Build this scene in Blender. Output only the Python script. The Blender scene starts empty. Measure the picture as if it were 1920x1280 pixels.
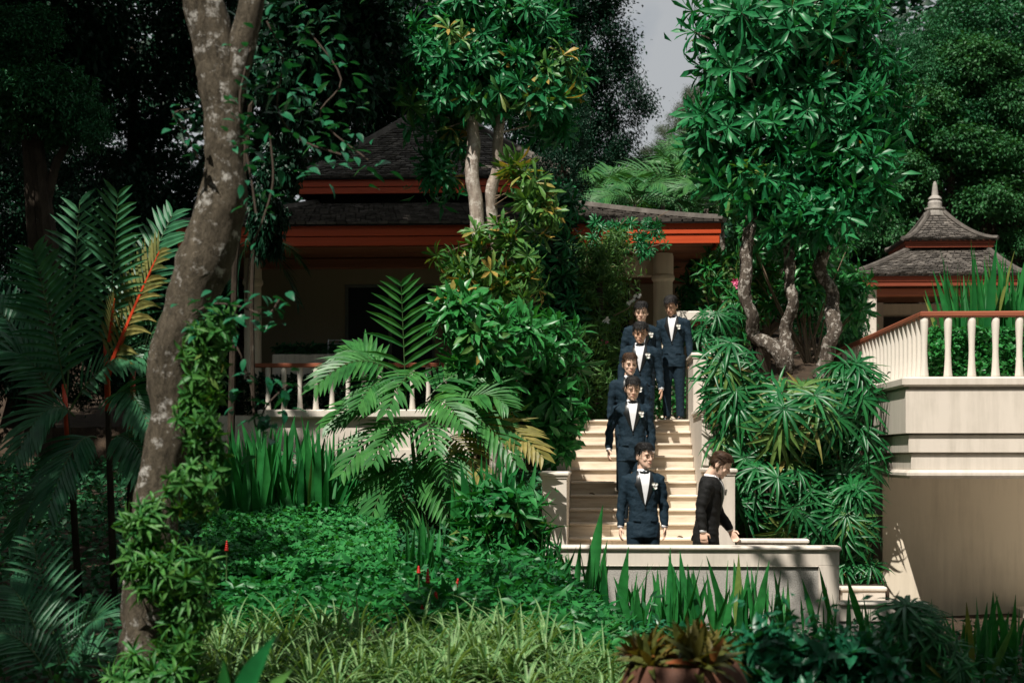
import bpy, math, random
import numpy as np
from mathutils import Vector, Matrix, Quaternion, noise

random.seed(7); rng = np.random.default_rng(7)
SC = bpy.context.scene
COL = SC.collection
R = math.radians

# ------------------------------------------------------------------ camera
F, HZ, EYE, YAW = 3000.0, 858.0, 1.6, R(3.05)
cam_d = bpy.data.cameras.new('camera'); cam = bpy.data.objects.new('camera', cam_d); COL.objects.link(cam)
cam.location = (0, 0, EYE); cam.rotation_euler = (R(90), 0, YAW)
cam_d.sensor_width = 36; cam_d.lens = 36 * F / 1920
cam_d.shift_y = (HZ - 640) / 1920
cam_d.clip_start = 0.1; cam_d.clip_end = 2000
cam_d.dof.use_dof = True; cam_d.dof.focus_distance = 18.6; cam_d.dof.aperture_fstop = 2.2
SC.camera = cam

# ------------------------------------------------------------------ sky and sun
LD = Vector((.43, .90, -1.45)).normalized()          # the way the sunlight travels
elev = math.asin(-LD.z); azim = math.atan2(-LD.x, -LD.y)
W = bpy.data.worlds.new('World'); SC.world = W; W.use_nodes = True
nt = W.node_tree; nt.nodes.clear()
out = nt.nodes.new('ShaderNodeOutputWorld'); bg = nt.nodes.new('ShaderNodeBackground')
sky = nt.nodes.new('ShaderNodeTexSky'); sky.sky_type = 'NISHITA'; sky.sun_disc = False
sky.sun_elevation = elev; sky.sun_rotation = azim; sky.air_density = 1.0; sky.dust_density = 2.5; sky.ozone_density = 1.0
tc = nt.nodes.new('ShaderNodeTexCoord'); nz = nt.nodes.new('ShaderNodeTexNoise')
nz.inputs['Scale'].default_value = 3.0; nz.inputs['Detail'].default_value = 6; nz.inputs['Roughness'].default_value = .6
rp = nt.nodes.new('ShaderNodeValToRGB'); rp.color_ramp.elements[0].position = .22; rp.color_ramp.elements[1].position = .40
rp.color_ramp.elements[0].color = (.08, .08, .08, 1); rp.color_ramp.elements[1].color = (1, 1, 1, 1)
mx = nt.nodes.new('ShaderNodeMix'); mx.data_type = 'RGBA'
mx.inputs[7].default_value = (6.5, 6.8, 7.1, 1)             # grey cloud
nt.links.new(tc.outputs['Generated'], nz.inputs['Vector']); nt.links.new(nz.outputs['Fac'], rp.inputs['Fac'])
nt.links.new(rp.outputs['Color'], mx.inputs[0]); nt.links.new(sky.outputs['Color'], mx.inputs[6])
nt.links.new(mx.outputs[2], bg.inputs['Color']); bg.inputs['Strength'].default_value = 0.05
nt.links.new(bg.outputs['Background'], out.inputs['Surface'])
sun_d = bpy.data.lights.new('sun', 'SUN'); sun = bpy.data.objects.new('sun', sun_d); COL.objects.link(sun)
sun_d.energy = 5.0; sun_d.angle = R(.53); sun_d.color = (1.0, .945, .86)
sun.rotation_euler = LD.to_track_quat('-Z', 'Y').to_euler(); sun.location = (-10, -20, 40)
SC.view_settings.view_transform = 'Standard'; SC.view_settings.look = 'None'
SC.view_settings.exposure = 0.45; SC.view_settings.gamma = 1.0; SC.view_settings.use_curve_mapping = False
SC.render.engine = 'CYCLES'; SC.cycles.use_denoising = True
SC.cycles.max_bounces = 6; SC.cycles.diffuse_bounces = 3; SC.cycles.glossy_bounces = 2
SC.cycles.transmission_bounces = 3; SC.cycles.transparent_max_bounces = 4
SC.cycles.sample_clamp_indirect = 4.0

# ------------------------------------------------------------------ pixel -> place
FW = Vector((-math.sin(YAW), math.cos(YAW), 0)); RT = Vector((math.cos(YAW), math.sin(YAW), 0))
def at(px, py, D):                                     # point at distance D along the view axis
    return Vector((0, 0, EYE)) + FW * D + RT * ((px - 960) / F * D) + Vector((0, 0, (HZ - py) / F * D))
def aty(px, py, y):                                    # point on the plane of constant world y
    k = (px - 960) / F
    return at(px, py, y / (math.cos(YAW) + k * math.sin(YAW)))

# ------------------------------------------------------------------ mesh helpers
class MB:
    def __init__(s): s.V = []; s.Fc = []; s.T = []; s.t = .5
    def add(s, V, Fc):
        n = len(s.V); s.V.extend([tuple(v) for v in V])
        for f in Fc: s.Fc.append(tuple(i + n for i in f)); s.T.append(s.t)
    def box(s, x0, x1, y0, y1, z0, z1, b=0.0):
        if x1 < x0: x0, x1 = x1, x0
        if y1 < y0: y0, y1 = y1, y0
        if z1 < z0: z0, z1 = z1, z0
        if b <= 0:
            s.add([(x0,y0,z0),(x1,y0,z0),(x1,y1,z0),(x0,y1,z0),(x0,y0,z1),(x1,y0,z1),(x1,y1,z1),(x0,y1,z1)],
                  [(0,3,2,1),(4,5,6,7),(0,1,5,4),(1,2,6,5),(2,3,7,6),(3,0,4,7)]); return
        b = min(b, (x1-x0)*.45, (y1-y0)*.45, (z1-z0)*.45)
        V = []; idx = {}
        for a, X in enumerate((x0, x1)):
            for c, Y in enumerate((y0, y1)):
                for d, Z in enumerate((z0, z1)):
                    ix, iy, iz = X + (b if a == 0 else -b), Y + (b if c == 0 else -b), Z + (b if d == 0 else -b)
                    for ax, p in enumerate(((X, iy, iz), (ix, Y, iz), (ix, iy, Z))):
                        idx[(a, c, d, ax)] = len(V); V.append(p)
        g = lambda a, c, d, ax: idx[(a, c, d, ax)]
        Fs = []
        for a in (0, 1): q = [g(a,0,0,0), g(a,1,0,0), g(a,1,1,0), g(a,0,1,0)]; Fs.append(q if a else q[::-1])
        for c in (0, 1): q = [g(0,c,0,1), g(0,c,1,1), g(1,c,1,1), g(1,c,0,1)]; Fs.append(q if c else q[::-1])
        for d in (0, 1): q = [g(0,0,d,2), g(1,0,d,2), g(1,1,d,2), g(0,1,d,2)]; Fs.append(q if d else q[::-1])
        for a in (0, 1):
            for c in (0, 1):
                q = [g(a,c,0,0), g(a,c,0,1), g(a,c,1,1), g(a,c,1,0)]; Fs.append(q if a == c else q[::-1])
        for a in (0, 1):
            for d in (0, 1):
                q = [g(a,0,d,0), g(a,0,d,2), g(a,1,d,2), g(a,1,d,0)]; Fs.append(q[::-1] if a == d else q)
        for c in (0, 1):
            for d in (0, 1):
                q = [g(0,c,d,1), g(0,c,d,2), g(1,c,d,2), g(1,c,d,1)]; Fs.append(q if c == d else q[::-1])
        for a in (0, 1):
            for c in (0, 1):
                for d in (0, 1):
                    q = [g(a,c,d,0), g(a,c,d,1), g(a,c,d,2)]; Fs.append(q if (a+c+d) % 2 else q[::-1])
        s.add(V, Fs)
    def tube(s, P, rad, n=8, caps=True, jit=0.0, flat=None):
        P = [Vector(p) for p in P]; rad = rad if isinstance(rad, (list, tuple)) else [rad]*len(P)
        up = None; V = []; Fs = []
        for i, p in enumerate(P):
            t = (P[min(i+1, len(P)-1)] - P[max(i-1, 0)]).normalized()
            if up is None:
                up = Vector((1, 0, 0)) if abs(t.x) < .8 else Vector((0, 1, 0))
            u = (up - t * up.dot(t)).normalized(); w = t.cross(u); up = u
            for k in range(n):
                a = 2*math.pi*k/n; r = rad[i]*(1 + (random.uniform(-jit, jit) if jit else 0))
                V.append(p + u*(math.cos(a)*r) + w*(math.sin(a)*r*(flat or 1)))
        for i in range(len(P)-1):
            for k in range(n):
                Fs.append((i*n+k, i*n+(k+1) % n, (i+1)*n+(k+1) % n, (i+1)*n+k))
        if caps:
            Fs.append(tuple(range(n))[::-1]); Fs.append(tuple((len(P)-1)*n+k for k in range(n)))
        s.add(V, Fs)
    def lathe(s, prof, n=14, c=(0,0,0)):               # prof: (r, z) from the bottom up
        V = []; Fs = []
        for r, z in prof:
            for k in range(n):
                a = 2*math.pi*k/n; V.append((c[0]+r*math.cos(a), c[1]+r*math.sin(a), c[2]+z))
        for i in range(len(prof)-1):
            for k in range(n): Fs.append((i*n+k, i*n+(k+1) % n, (i+1)*n+(k+1) % n, (i+1)*n+k))
        Fs.append(tuple(range(n))[::-1]); Fs.append(tuple((len(prof)-1)*n+k for k in range(n)))
        s.add(V, Fs)
    def loft(s, rings, caps=True):                     # rings: equal-length lists of points
        n = len(rings[0]); V = [p for r in rings for p in r]; Fs = []
        for i in range(len(rings)-1):
            for k in range(n): Fs.append((i*n+k, i*n+(k+1) % n, (i+1)*n+(k+1) % n, (i+1)*n+k))
        if caps: Fs.append(tuple(range(n))[::-1]); Fs.append(tuple((len(rings)-1)*n+k for k in range(n)))
        s.add(V, Fs)
    def ell(s, c, r, M=None, nu=10, nv=7):             # ellipsoid
        c = Vector(c); V = []; Fs = []
        for j in range(nv+1):
            ph = math.pi*j/nv - math.pi/2
            for k in range(nu):
                a = 2*math.pi*k/nu
                p = Vector((r[0]*math.cos(ph)*math.cos(a), r[1]*math.cos(ph)*math.sin(a), r[2]*math.sin(ph)))
                V.append((M @ p if M else p) + c)
        for j in range(nv):
            for k in range(nu): Fs.append((j*nu+k, j*nu+(k+1) % nu, (j+1)*nu+(k+1) % nu, (j+1)*nu+k))
        s.add(V, Fs)
    def blade(s, base, d, nrm, L, w, droop=.3, seg=4, fold=.25, shape='lance', twist=0):
        """one leaf blade: a folded strip that starts along d and bends towards -z"""
        d = Vector(d).normalized(); nrm = Vector(nrm); side = d.cross(nrm)
        if side.length < 1e-4: side = d.cross(Vector((1, .3, 0)))
        side.normalize(); p = Vector(base); V = []; Fs = []
        for i in range(seg+1):
            t = i/seg
            if shape == 'lance': ww = math.sin(math.pi*min(1, t*.92+.08)**.8)
            elif shape == 'obov': ww = float(np.interp(t, (0, .25, .5, .75, .9, 1), (.12, .38, .76, 1.0, .8, .1)))
            elif shape == 'strap': ww = min(1, .6+t*2)*(1 if t < .6 else max(.03, (1-t)/.4))
            else: ww = 1-t
            if i == seg: ww = .04
            ww *= w*.5
            up = side.cross(d).normalized()
            V += [p - side*ww + up*ww*fold*2, p, p + side*ww + up*ww*fold*2]
            d = (d + Vector((0, 0, -droop/seg))).normalized()
            if twist: side = (Quaternion(d, twist/seg) @ side)
            side = (side - d*side.dot(d)).normalized()
            p = p + d*(L/seg)
        for i in range(seg):
            a = i*3; Fs += [(a, a+1, a+4, a+3), (a+1, a+2, a+5, a+4)]
        s.t = random.random(); s.add(V, Fs)
    def mesh(s, name, smooth=False):
        me = bpy.data.meshes.new(name); me.from_pydata(s.V, [], s.Fc)
        at_ = me.attributes.new('tint', 'FLOAT', 'FACE'); at_.data.foreach_set('value', s.T)
        if smooth: me.polygons.foreach_set('use_smooth', [True]*len(me.polygons))
        me.update(); return me
    def build(s, name, m, parent=None, smooth=False, world=True):
        return put(name, s.mesh(name, smooth), m, parent, world)

def put(name, me, m=None, parent=None, world=False, loc=None, rot=None, sc=None):
    o = bpy.data.objects.new(name, me)
    if m is not None and not me.materials: me.materials.append(m)
    COL.objects.link(o)
    if parent is not None:
        o.parent = parent
        if world and parent.parent is None and parent.type == 'EMPTY': o.location = -parent.location
    if loc is not None: o.location = loc
    if rot is not None: o.rotation_mode = 'QUATERNION'; o.rotation_quaternion = rot
    if sc is not None: o.scale = (sc, sc, sc) if isinstance(sc, (int, float)) else sc
    return o
def tag(o, label, cat, group=None):
    o['label'] = label; o['category'] = cat
    if group: o['group'] = group
    return o
def thing(name, label, cat, loc=(0,0,0), group=None, rotz=0):
    o = bpy.data.objects.new(name, None); COL.objects.link(o); o.location = loc; o.rotation_euler = (0, 0, rotz)
    o.empty_display_size = .1
    return tag(o, label, cat, group)
def struct(o): o['kind'] = 'structure'; return o
def stuff(o): o['kind'] = 'stuff'; return o
def qdir(d, roll=0.0, ax='Z'):
    q = Vector(d).to_track_quat(ax, 'Y' if ax == 'Z' else 'Z')
    return q @ Quaternion((0, 0, 1) if ax == 'Z' else (0, 1, 0), roll)
def arr_mesh(name, V, Fc, tint=None, smooth=False):    # numpy arrays, all faces of one size
    me = bpy.data.meshes.new(name); n, k = Fc.shape
    me.vertices.add(len(V)); me.vertices.foreach_set('co', np.ascontiguousarray(V, dtype=np.float32).ravel())
    me.loops.add(n*k); me.loops.foreach_set('vertex_index', np.ascontiguousarray(Fc, dtype=np.int32).ravel())
    me.polygons.add(n); me.polygons.foreach_set('loop_start', np.arange(0, n*k, k, dtype=np.int32))
    if smooth: me.polygons.foreach_set('use_smooth', np.ones(n, dtype=bool))
    if tint is not None:
        a = me.attributes.new('tint', 'FLOAT', 'FACE'); a.data.foreach_set('value', np.ascontiguousarray(tint, dtype=np.float32))
    me.update(calc_edges=True); me.validate(); return me
def nrmz(a): return a/np.maximum(np.linalg.norm(a, axis=1, keepdims=True), 1e-6)
def leaves_arr(P, Dr, N, L, Wd, fold=.35, bend=.25):
    """many folded five-point leaves: P base, Dr direction, N rough normal, L length, Wd width"""
    n = len(P); Dr = nrmz(Dr); S = nrmz(np.cross(Dr, N)); U = np.cross(S, Dr)
    L = np.broadcast_to(np.asarray(L, float), (n,))[:, None]; Wd = np.broadcast_to(np.asarray(Wd, float), (n,))[:, None]
    mid = P + Dr*L*.48; tip = P + Dr*L - U*L*bend
    V = np.stack([P, mid - S*Wd*.5 + U*Wd*fold*.5, mid, mid + S*Wd*.5 + U*Wd*fold*.5, tip], 1).reshape(-1, 3)
    b = (np.arange(n)*5)[:, None]
    Fc = np.stack([b+[0, 1, 2], b+[0, 2, 3], b+[1, 4, 2], b+[2, 4, 3]], 1).reshape(-1, 3)
    t = np.repeat(rng.random(n), 4)
    return V, Fc, t
# ------------------------------------------------------------------ materials
def newmat(name):
    m = bpy.data.materials.new(name); m.use_nodes = True
    b = m.node_tree.nodes['Principled BSDF']; return m, m.node_tree, b
def nd(t, typ, **kw):
    n = t.nodes.new(typ)
    for k, v in kw.items():
        if k in n.inputs: n.inputs[k].default_value = v
        else: setattr(n, k, v)
    return n
def ramp(t, stops, interp='LINEAR'):
    r = t.nodes.new('ShaderNodeValToRGB'); r.color_ramp.interpolation = interp
    e = r.color_ramp.elements
    while len(e) < len(stops): e.new(.5)
    for i, (p, c) in enumerate(stops): e[i].position = p; e[i].color = (*c, 1)
    return r
def mixc(t, fac, a, b, blend='MIX'):
    m = t.nodes.new('ShaderNodeMix'); m.data_type = 'RGBA'; m.blend_type = blend
    for s_, v in ((0, fac), (6, a), (7, b)):
        if hasattr(v, 'is_linked') or hasattr(v, 'links'): t.links.new(v, m.inputs[s_])
        elif s_ == 0: m.inputs[0].default_value = v
        else: m.inputs[s_].default_value = (*v, 1)
    return m.outputs[2]
def leafmat(name, c1, c2, c3=None, rough=.38, trans=.22, spec=.5, tcol=None, split=.9):
    """foliage: tint per leaf and per object between c1 and c2, now and then c3"""
    m, t, b = newmat(name)
    a = nd(t, 'ShaderNodeAttribute', attribute_name='tint'); oi = nd(t, 'ShaderNodeObjectInfo')
    add = nd(t, 'ShaderNodeMath', operation='MULTIPLY_ADD'); add.inputs[1].default_value = .7
    sc = nd(t, 'ShaderNodeMath', operation='MULTIPLY'); sc.inputs[1].default_value = .3
    t.links.new(oi.outputs['Random'], sc.inputs[0]); t.links.new(a.outputs['Fac'], add.inputs[0]); t.links.new(sc.outputs[0], add.inputs[2])
    st = [(0, c1), (split-.06, c2)]
    if c3: st.append((min(1, split+.03), c3))
    r = ramp(t, st); t.links.new(add.outputs[0], r.inputs['Fac'])
    tcn = nd(t, 'ShaderNodeTexCoord'); n = nd(t, 'ShaderNodeTexNoise', Scale=9.0, Detail=2.0)
    t.links.new(tcn.outputs['Object'], n.inputs['Vector'])
    r2 = ramp(t, [(.3, (.7, .7, .7)), (.7, (1.2, 1.2, 1.2))]); t.links.new(n.outputs['Fac'], r2.inputs['Fac'])
    col = mixc(t, 1.0, r.outputs['Color'], r2.outputs['Color'], 'MULTIPLY')
    t.links.new(col, b.inputs['Base Color']); b.inputs['Roughness'].default_value = rough + .06
    b.inputs['Specular IOR Level'].default_value = spec*.6
    if trans > 0:
        tr = nd(t, 'ShaderNodeBsdfTranslucent'); ms = nd(t, 'ShaderNodeMixShader'); ms.inputs[0].default_value = trans
        tc2 = mixc(t, 1.0, col, tcol or (1.6, 1.5, .5), 'MULTIPLY'); t.links.new(tc2, tr.inputs['Color'])
        t.links.new(b.outputs[0], ms.inputs[1]); t.links.new(tr.outputs[0], ms.inputs[2])
        t.links.new(ms.outputs[0], t.nodes['Material Output'].inputs['Surface'])
    return m
def surf(name, stops, scale=4.0, detail=6.0, rough=.7, bump=.15, bscale=60.0, stretch=None, spec=.3, rvar=0.0, dist=.004, tint=0.0, coord='Object'):
    """a surface whose colour follows a noise, with fine relief"""
    m, t, b = newmat(name)
    tcn = nd(t, 'ShaderNodeTexCoord'); src = tcn.outputs[coord]
    if stretch:
        mp = nd(t, 'ShaderNodeMapping'); mp.inputs['Scale'].default_value = stretch; t.links.new(src, mp.inputs['Vector']); src = mp.outputs[0]
    n = nd(t, 'ShaderNodeTexNoise', Scale=scale, Detail=detail, Roughness=.62); t.links.new(src, n.inputs['Vector'])
    r = ramp(t, stops); t.links.new(n.outputs['Fac'], r.inputs['Fac']); col = r.outputs['Color']
    if tint or rvar:
        a = nd(t, 'ShaderNodeAttribute', attribute_name='tint'); oi = nd(t, 'ShaderNodeObjectInfo')
        f = a.outputs['Fac'] if tint else oi.outputs['Random']
        k = tint or rvar
        r3 = ramp(t, [(0, (1-k,)*3), (1, (1+k,)*3)]); t.links.new(f, r3.inputs['Fac'])
        col = mixc(t, 1.0, col, r3.outputs['Color'], 'MULTIPLY')
    t.links.new(col, b.inputs['Base Color']); b.inputs['Roughness'].default_value = rough; b.inputs['Specular IOR Level'].default_value = spec
    n2 = nd(t, 'ShaderNodeTexNoise', Scale=bscale, Detail=4.0); t.links.new(src, n2.inputs['Vector'])
    bp = nd(t, 'ShaderNodeBump', Strength=bump, Distance=dist); t.links.new(n2.outputs['Fac'], bp.inputs['Height']); t.links.new(bp.outputs[0], b.inputs['Normal'])
    return m
def plain(name, c, rough=.6, spec=.4, metal=0.0, var=.15, sc=30.0):
    m = surf(name, [(.3, tuple(x*(1-var) for x in c)), (.7, tuple(x*(1+var) for x in c))], scale=sc, rough=rough, spec=spec, bump=.08, bscale=sc*6)
    m.node_tree.nodes['Principled BSDF'].inputs['Metallic'].default_value = metal
    return m
M = {}
def streaked(name, base, dirt, amt=.5):
    """painted plaster: rain streaks running down and blotchy grime"""
    m, t, b = newmat(name)
    tcn = nd(t, 'ShaderNodeTexCoord')
    mp = nd(t, 'ShaderNodeMapping'); mp.inputs['Scale'].default_value = (5, 5, .45); t.links.new(tcn.outputs['Object'], mp.inputs['Vector'])
    n = nd(t, 'ShaderNodeTexNoise', Scale=2.2, Detail=7.0, Roughness=.65); t.links.new(mp.outputs[0], n.inputs['Vector'])
    n1 = nd(t, 'ShaderNodeTexNoise', Scale=.9, Detail=5.0, Roughness=.6); t.links.new(tcn.outputs['Object'], n1.inputs['Vector'])
    mu = nd(t, 'ShaderNodeMath', operation='MULTIPLY'); t.links.new(n.outputs['Fac'], mu.inputs[0]); t.links.new(n1.outputs['Fac'], mu.inputs[1])
    r = ramp(t, [(.2, (0, 0, 0)), (.42, (amt,)*3)]); t.links.new(mu.outputs[0], r.inputs['Fac'])
    sx = nd(t, 'ShaderNodeSeparateColor'); t.links.new(r.outputs['Color'], sx.inputs[0])
    col = mixc(t, sx.outputs[0], base, dirt); t.links.new(col, b.inputs['Base Color'])
    b.inputs['Roughness'].default_value = .75; b.inputs['Specular IOR Level'].default_value = .25
    n2 = nd(t, 'ShaderNodeTexNoise', Scale=45.0, Detail=4.0); t.links.new(tcn.outputs['Object'], n2.inputs['Vector'])
    bp = nd(t, 'ShaderNodeBump', Strength=.12, Distance=.003); t.links.new(n2.outputs['Fac'], bp.inputs['Height']); t.links.new(bp.outputs[0], b.inputs['Normal'])
    return m
M['plaster'] = streaked('cream_plaster', (.63, .565, .49), (.36, .32, .26), .6)
M['plaster_side'] = streaked('warm_plaster', (.72, .63, .50), (.36, .30, .22), .4)
M['house_wall'] = streaked('shaded_house_plaster', (.27, .225, .155), (.2, .165, .11), .4)  # plaster darkened so the deep eave shade sits in its colour
M['lf_palm_b'] = leafmat('back_palm_leaf', (.02, .11, .034), (.065, .185, .05), (.16, .15, .04), .4, .2, .4, split=1.0)
M['capstone'] = streaked('pale_capstone', (.70, .64, .56), (.25, .22, .18), .6)
M['pebble'] = surf('pebble_dash', [(.3, (.20, .19, .175)), (.5, (.36, .34, .31)), (.72, (.50, .475, .43))], scale=95, detail=3, rough=.9, bump=.6, bscale=110, dist=.008)
M['travertine'] = surf('travertine', [(.25, (.40, .30, .205)), (.5, (.64, .545, .43)), (.75, (.73, .65, .54))], scale=3.2, detail=8, rough=.55, bump=.2, bscale=70, stretch=(.7, 1, 6), rvar=.13)
M['paving'] = surf('paving', [(.3, (.34, .27, .2)), (.7, (.52, .44, .35))], scale=3, rough=.7)
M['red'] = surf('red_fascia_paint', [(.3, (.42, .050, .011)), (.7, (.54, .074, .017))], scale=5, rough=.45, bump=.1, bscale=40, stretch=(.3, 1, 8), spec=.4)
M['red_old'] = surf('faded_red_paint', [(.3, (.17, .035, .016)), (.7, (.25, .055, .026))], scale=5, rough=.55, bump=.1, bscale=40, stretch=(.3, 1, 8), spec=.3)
M['rail'] = surf('rail_wood', [(.3, (.20, .055, .028)), (.7, (.34, .11, .055))], scale=4, rough=.5, bump=.2, bscale=30, stretch=(.2, .2, 8))
M['soffit'] = surf('soffit_wood', [(.3, (.13, .045, .022)), (.7, (.22, .085, .042))], scale=3, rough=.6, bump=.2, stretch=(.3, 6, 6), rvar=.25)
M['shingle'] = surf('weathered_shingle', [(.25, (.05, .043, .037)), (.55, (.105, .092, .08)), (.8, (.18, .165, .148))], scale=6, rough=.9, bump=.5, bscale=35, stretch=(1, 1, .3), tint=.45, dist=.01)
M['stone_finial'] = surf('finial_stone', [(.3, (.22, .2, .18)), (.7, (.4, .37, .33))], scale=9, rough=.85, bump=.3)
M['dark'] = plain('dark_interior', (.02, .018, .014), .7)
M['glass'] = plain('dark_door_glass', (.008, .009, .010), .35, .2, 0, .1, 3)
M['frame'] = plain('grey_door_frame', (.12, .13, .12), .5)
M['metal'] = plain('brushed_metal', (.35, .36, .36), .35, .5, .8)
M['soil'] = surf('soil', [(.3, (.022, .015, .010)), (.6, (.055, .036, .022)), (.8, (.09, .06, .035))], scale=6, rough=.95, bump=.8, bscale=25, dist=.03)
M['terracotta'] = surf('aged_terracotta', [(.3, (.05, .022, .014)), (.6, (.12, .05, .028)), (.8, (.2, .09, .05))], scale=5, rough=.75, bump=.3)
# bark with lichen
def bark(name, a, b_, lich, thr=.56, sc=5.0, wid=.05, bump=.5):
    m, t, b = newmat(name)
    tcn = nd(t, 'ShaderNodeTexCoord'); mp = nd(t, 'ShaderNodeMapping'); mp.inputs['Scale'].default_value = (1, 1, .35); t.links.new(tcn.outputs['Object'], mp.inputs['Vector'])
    n = nd(t, 'ShaderNodeTexNoise', Scale=sc*2.4, Detail=8.0, Roughness=.7); t.links.new(mp.outputs[0], n.inputs['Vector'])
    r = ramp(t, [(.32, a), (.66, b_)]); t.links.new(n.outputs['Fac'], r.inputs['Fac'])
    n2 = nd(t, 'ShaderNodeTexNoise', Scale=sc, Detail=5.0, Roughness=.72); t.links.new(tcn.outputs['Object'], n2.inputs['Vector'])
    r2 = ramp(t, [(thr, (0, 0, 0)), (thr+wid, (1, 1, 1))]); t.links.new(n2.outputs['Fac'], r2.inputs['Fac'])
    sx = nd(t, 'ShaderNodeSeparateColor'); t.links.new(r2.outputs['Color'], sx.inputs[0])
    col = mixc(t, sx.outputs[0], r.outputs['Color'], lich); t.links.new(col, b.inputs['Base Color'])
    b.inputs['Roughness'].default_value = .9; b.inputs['Specular IOR Level'].default_value = .15
    v = nd(t, 'ShaderNodeTexNoise', Scale=sc*7, Detail=6.0, Roughness=.7); t.links.new(mp.outputs[0], v.inputs['Vector'])
    bp = nd(t, 'ShaderNodeBump', Strength=bump, Distance=.03); t.links.new(v.outputs['Fac'], bp.inputs['Height']); t.links.new(bp.outputs[0], b.inputs['Normal'])
    return m
M['bark_big'] = bark('lichen_bark', (.036, .030, .021), (.135, .112, .080), (.46, .44, .40), .555, 9.0, .10, 1.0)
M['bark_pale'] = bark('pale_bark', (.16, .12, .095), (.42, .36, .30), (.55, .50, .44), .52, 7.0, .1)
M['bark_grey'] = bark('grey_bark', (.035, .027, .021), (.17, .138, .11), (.44, .40, .35), .53, 15.0, .05, 1.0)
M['bark_dark'] = bark('dark_bark', (.02, .015, .011), (.055, .042, .03), (.12, .11, .09), .66, 5.0)
M['liana'] = plain('dark_liana', (.06, .042, .03), .85)
M['twig'] = plain('twig', (.16, .11, .07), .8)
M['red_stem'] = plain('red_palm_sheath', (.55, .055, .018), .4)
M['green_stem'] = plain('green_stem', (.05, .10, .03), .5)
# foliage
M['lf_tree'] = leafmat('tree_leaf', (.007, .105, .036), (.024, .200, .060), (.20, .17, .030), .34, .20, .55, split=1.02)
M['lf_tree_y'] = leafmat('tree_leaf_yellowing', (.025, .13, .034), (.10, .22, .045), (.36, .25, .06), .36, .24, .5, split=.82)
M['lf_shrub'] = leafmat('shrub_leaf', (.014, .130, .030), (.040, .230, .050), (.12, .17, .035), .30, .20, .6, split=1.0)
M['lf_palm'] = leafmat('palm_leaf', (.020, .125, .032), (.060, .21, .048), None, .34, .28, .5)
M['lf_palm_y'] = leafmat('palm_leaf_yellow', (.14, .15, .035), (.30, .25, .075), None, .4, .28, .4)
M['lf_palm_d'] = leafmat('wax_palm_leaf', (.020, .11, .052), (.055, .18, .085), None, .32, .2, .55)
M['lf_palm_o'] = leafmat('wax_palm_leaf_ochre', (.11, .15, .05), (.22, .19, .06), None, .36, .25, .5)
M['lf_rhapis'] = leafmat('fan_palm_leaf', (.005, .080, .024), (.020, .155, .038), (.16, .15, .03), .32, .18, .6, split=1.0)
M['lf_rhapis_y'] = leafmat('fan_palm_leaf_pale', (.04, .15, .036), (.13, .21, .05), (.25, .20, .06), .34, .2, .5, split=.86)
M['lf_canna'] = leafmat('canna_leaf', (.007, .105, .028), (.030, .205, .044), (.17, .20, .05), .36, .26, .5)
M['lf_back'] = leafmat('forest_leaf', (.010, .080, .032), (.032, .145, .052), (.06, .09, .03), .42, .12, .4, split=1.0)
M['lf_back_d'] = leafmat('shade_toned_leaf', (.002, .022, .010), (.006, .042, .019), None, .42, .08, .35)  # forest leaf darkened: jungle shade is put into the colour
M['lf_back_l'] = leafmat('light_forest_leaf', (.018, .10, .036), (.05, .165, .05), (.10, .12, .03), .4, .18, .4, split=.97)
M['lf_far'] = leafmat('far_tree_leaf', (.05, .08, .05), (.10, .12, .075), None, .5, .15, .3)  # distance haze is mixed into this paler, greyer leaf colour
M['lf_vine'] = leafmat('vine_leaf', (.008, .09, .045), (.018, .15, .065), None, .3, .2, .6)
M['lf_fern'] = leafmat('fern_leaf', (.020, .135, .032), (.08, .22, .045), (.16, .14, .035), .4, .25, .4, split=.98)
M['lf_cover'] = leafmat('ground_cover_leaf', (.014, .14, .036), (.045, .25, .06), None, .4, .25, .45)
M['lf_spider'] = leafmat('spider_plant_leaf', (.024, .135, .032), (.23, .36, .15), None, .42, .25, .4)
M['lf_spider_mid'] = leafmat('spider_leaf_green', (.03, .10, .025), (.06, .14, .035), None, .42, .25, .4)
M['lf_brom'] = leafmat('bromeliad_leaf', (.05, .085, .02), (.13, .10, .022), (.26, .07, .02), .4, .2, .5, split=.8)
M['lf_strap'] = leafmat('epiphyte_leaf', (.03, .12, .03), (.09, .18, .042), (.14, .12, .05), .42, .25, .4, split=.92)
M['pink'] = plain('pink_petal', (.62, .10, .22), .5); M['redfl'] = plain('red_petal', (.5, .015, .012), .45); M['magenta'] = plain('magenta_petal', (.35, .01, .05), .5)
M['white_fl'] = plain('white_petal', (.75, .73, .68), .5, .3, 0, .06)
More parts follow.
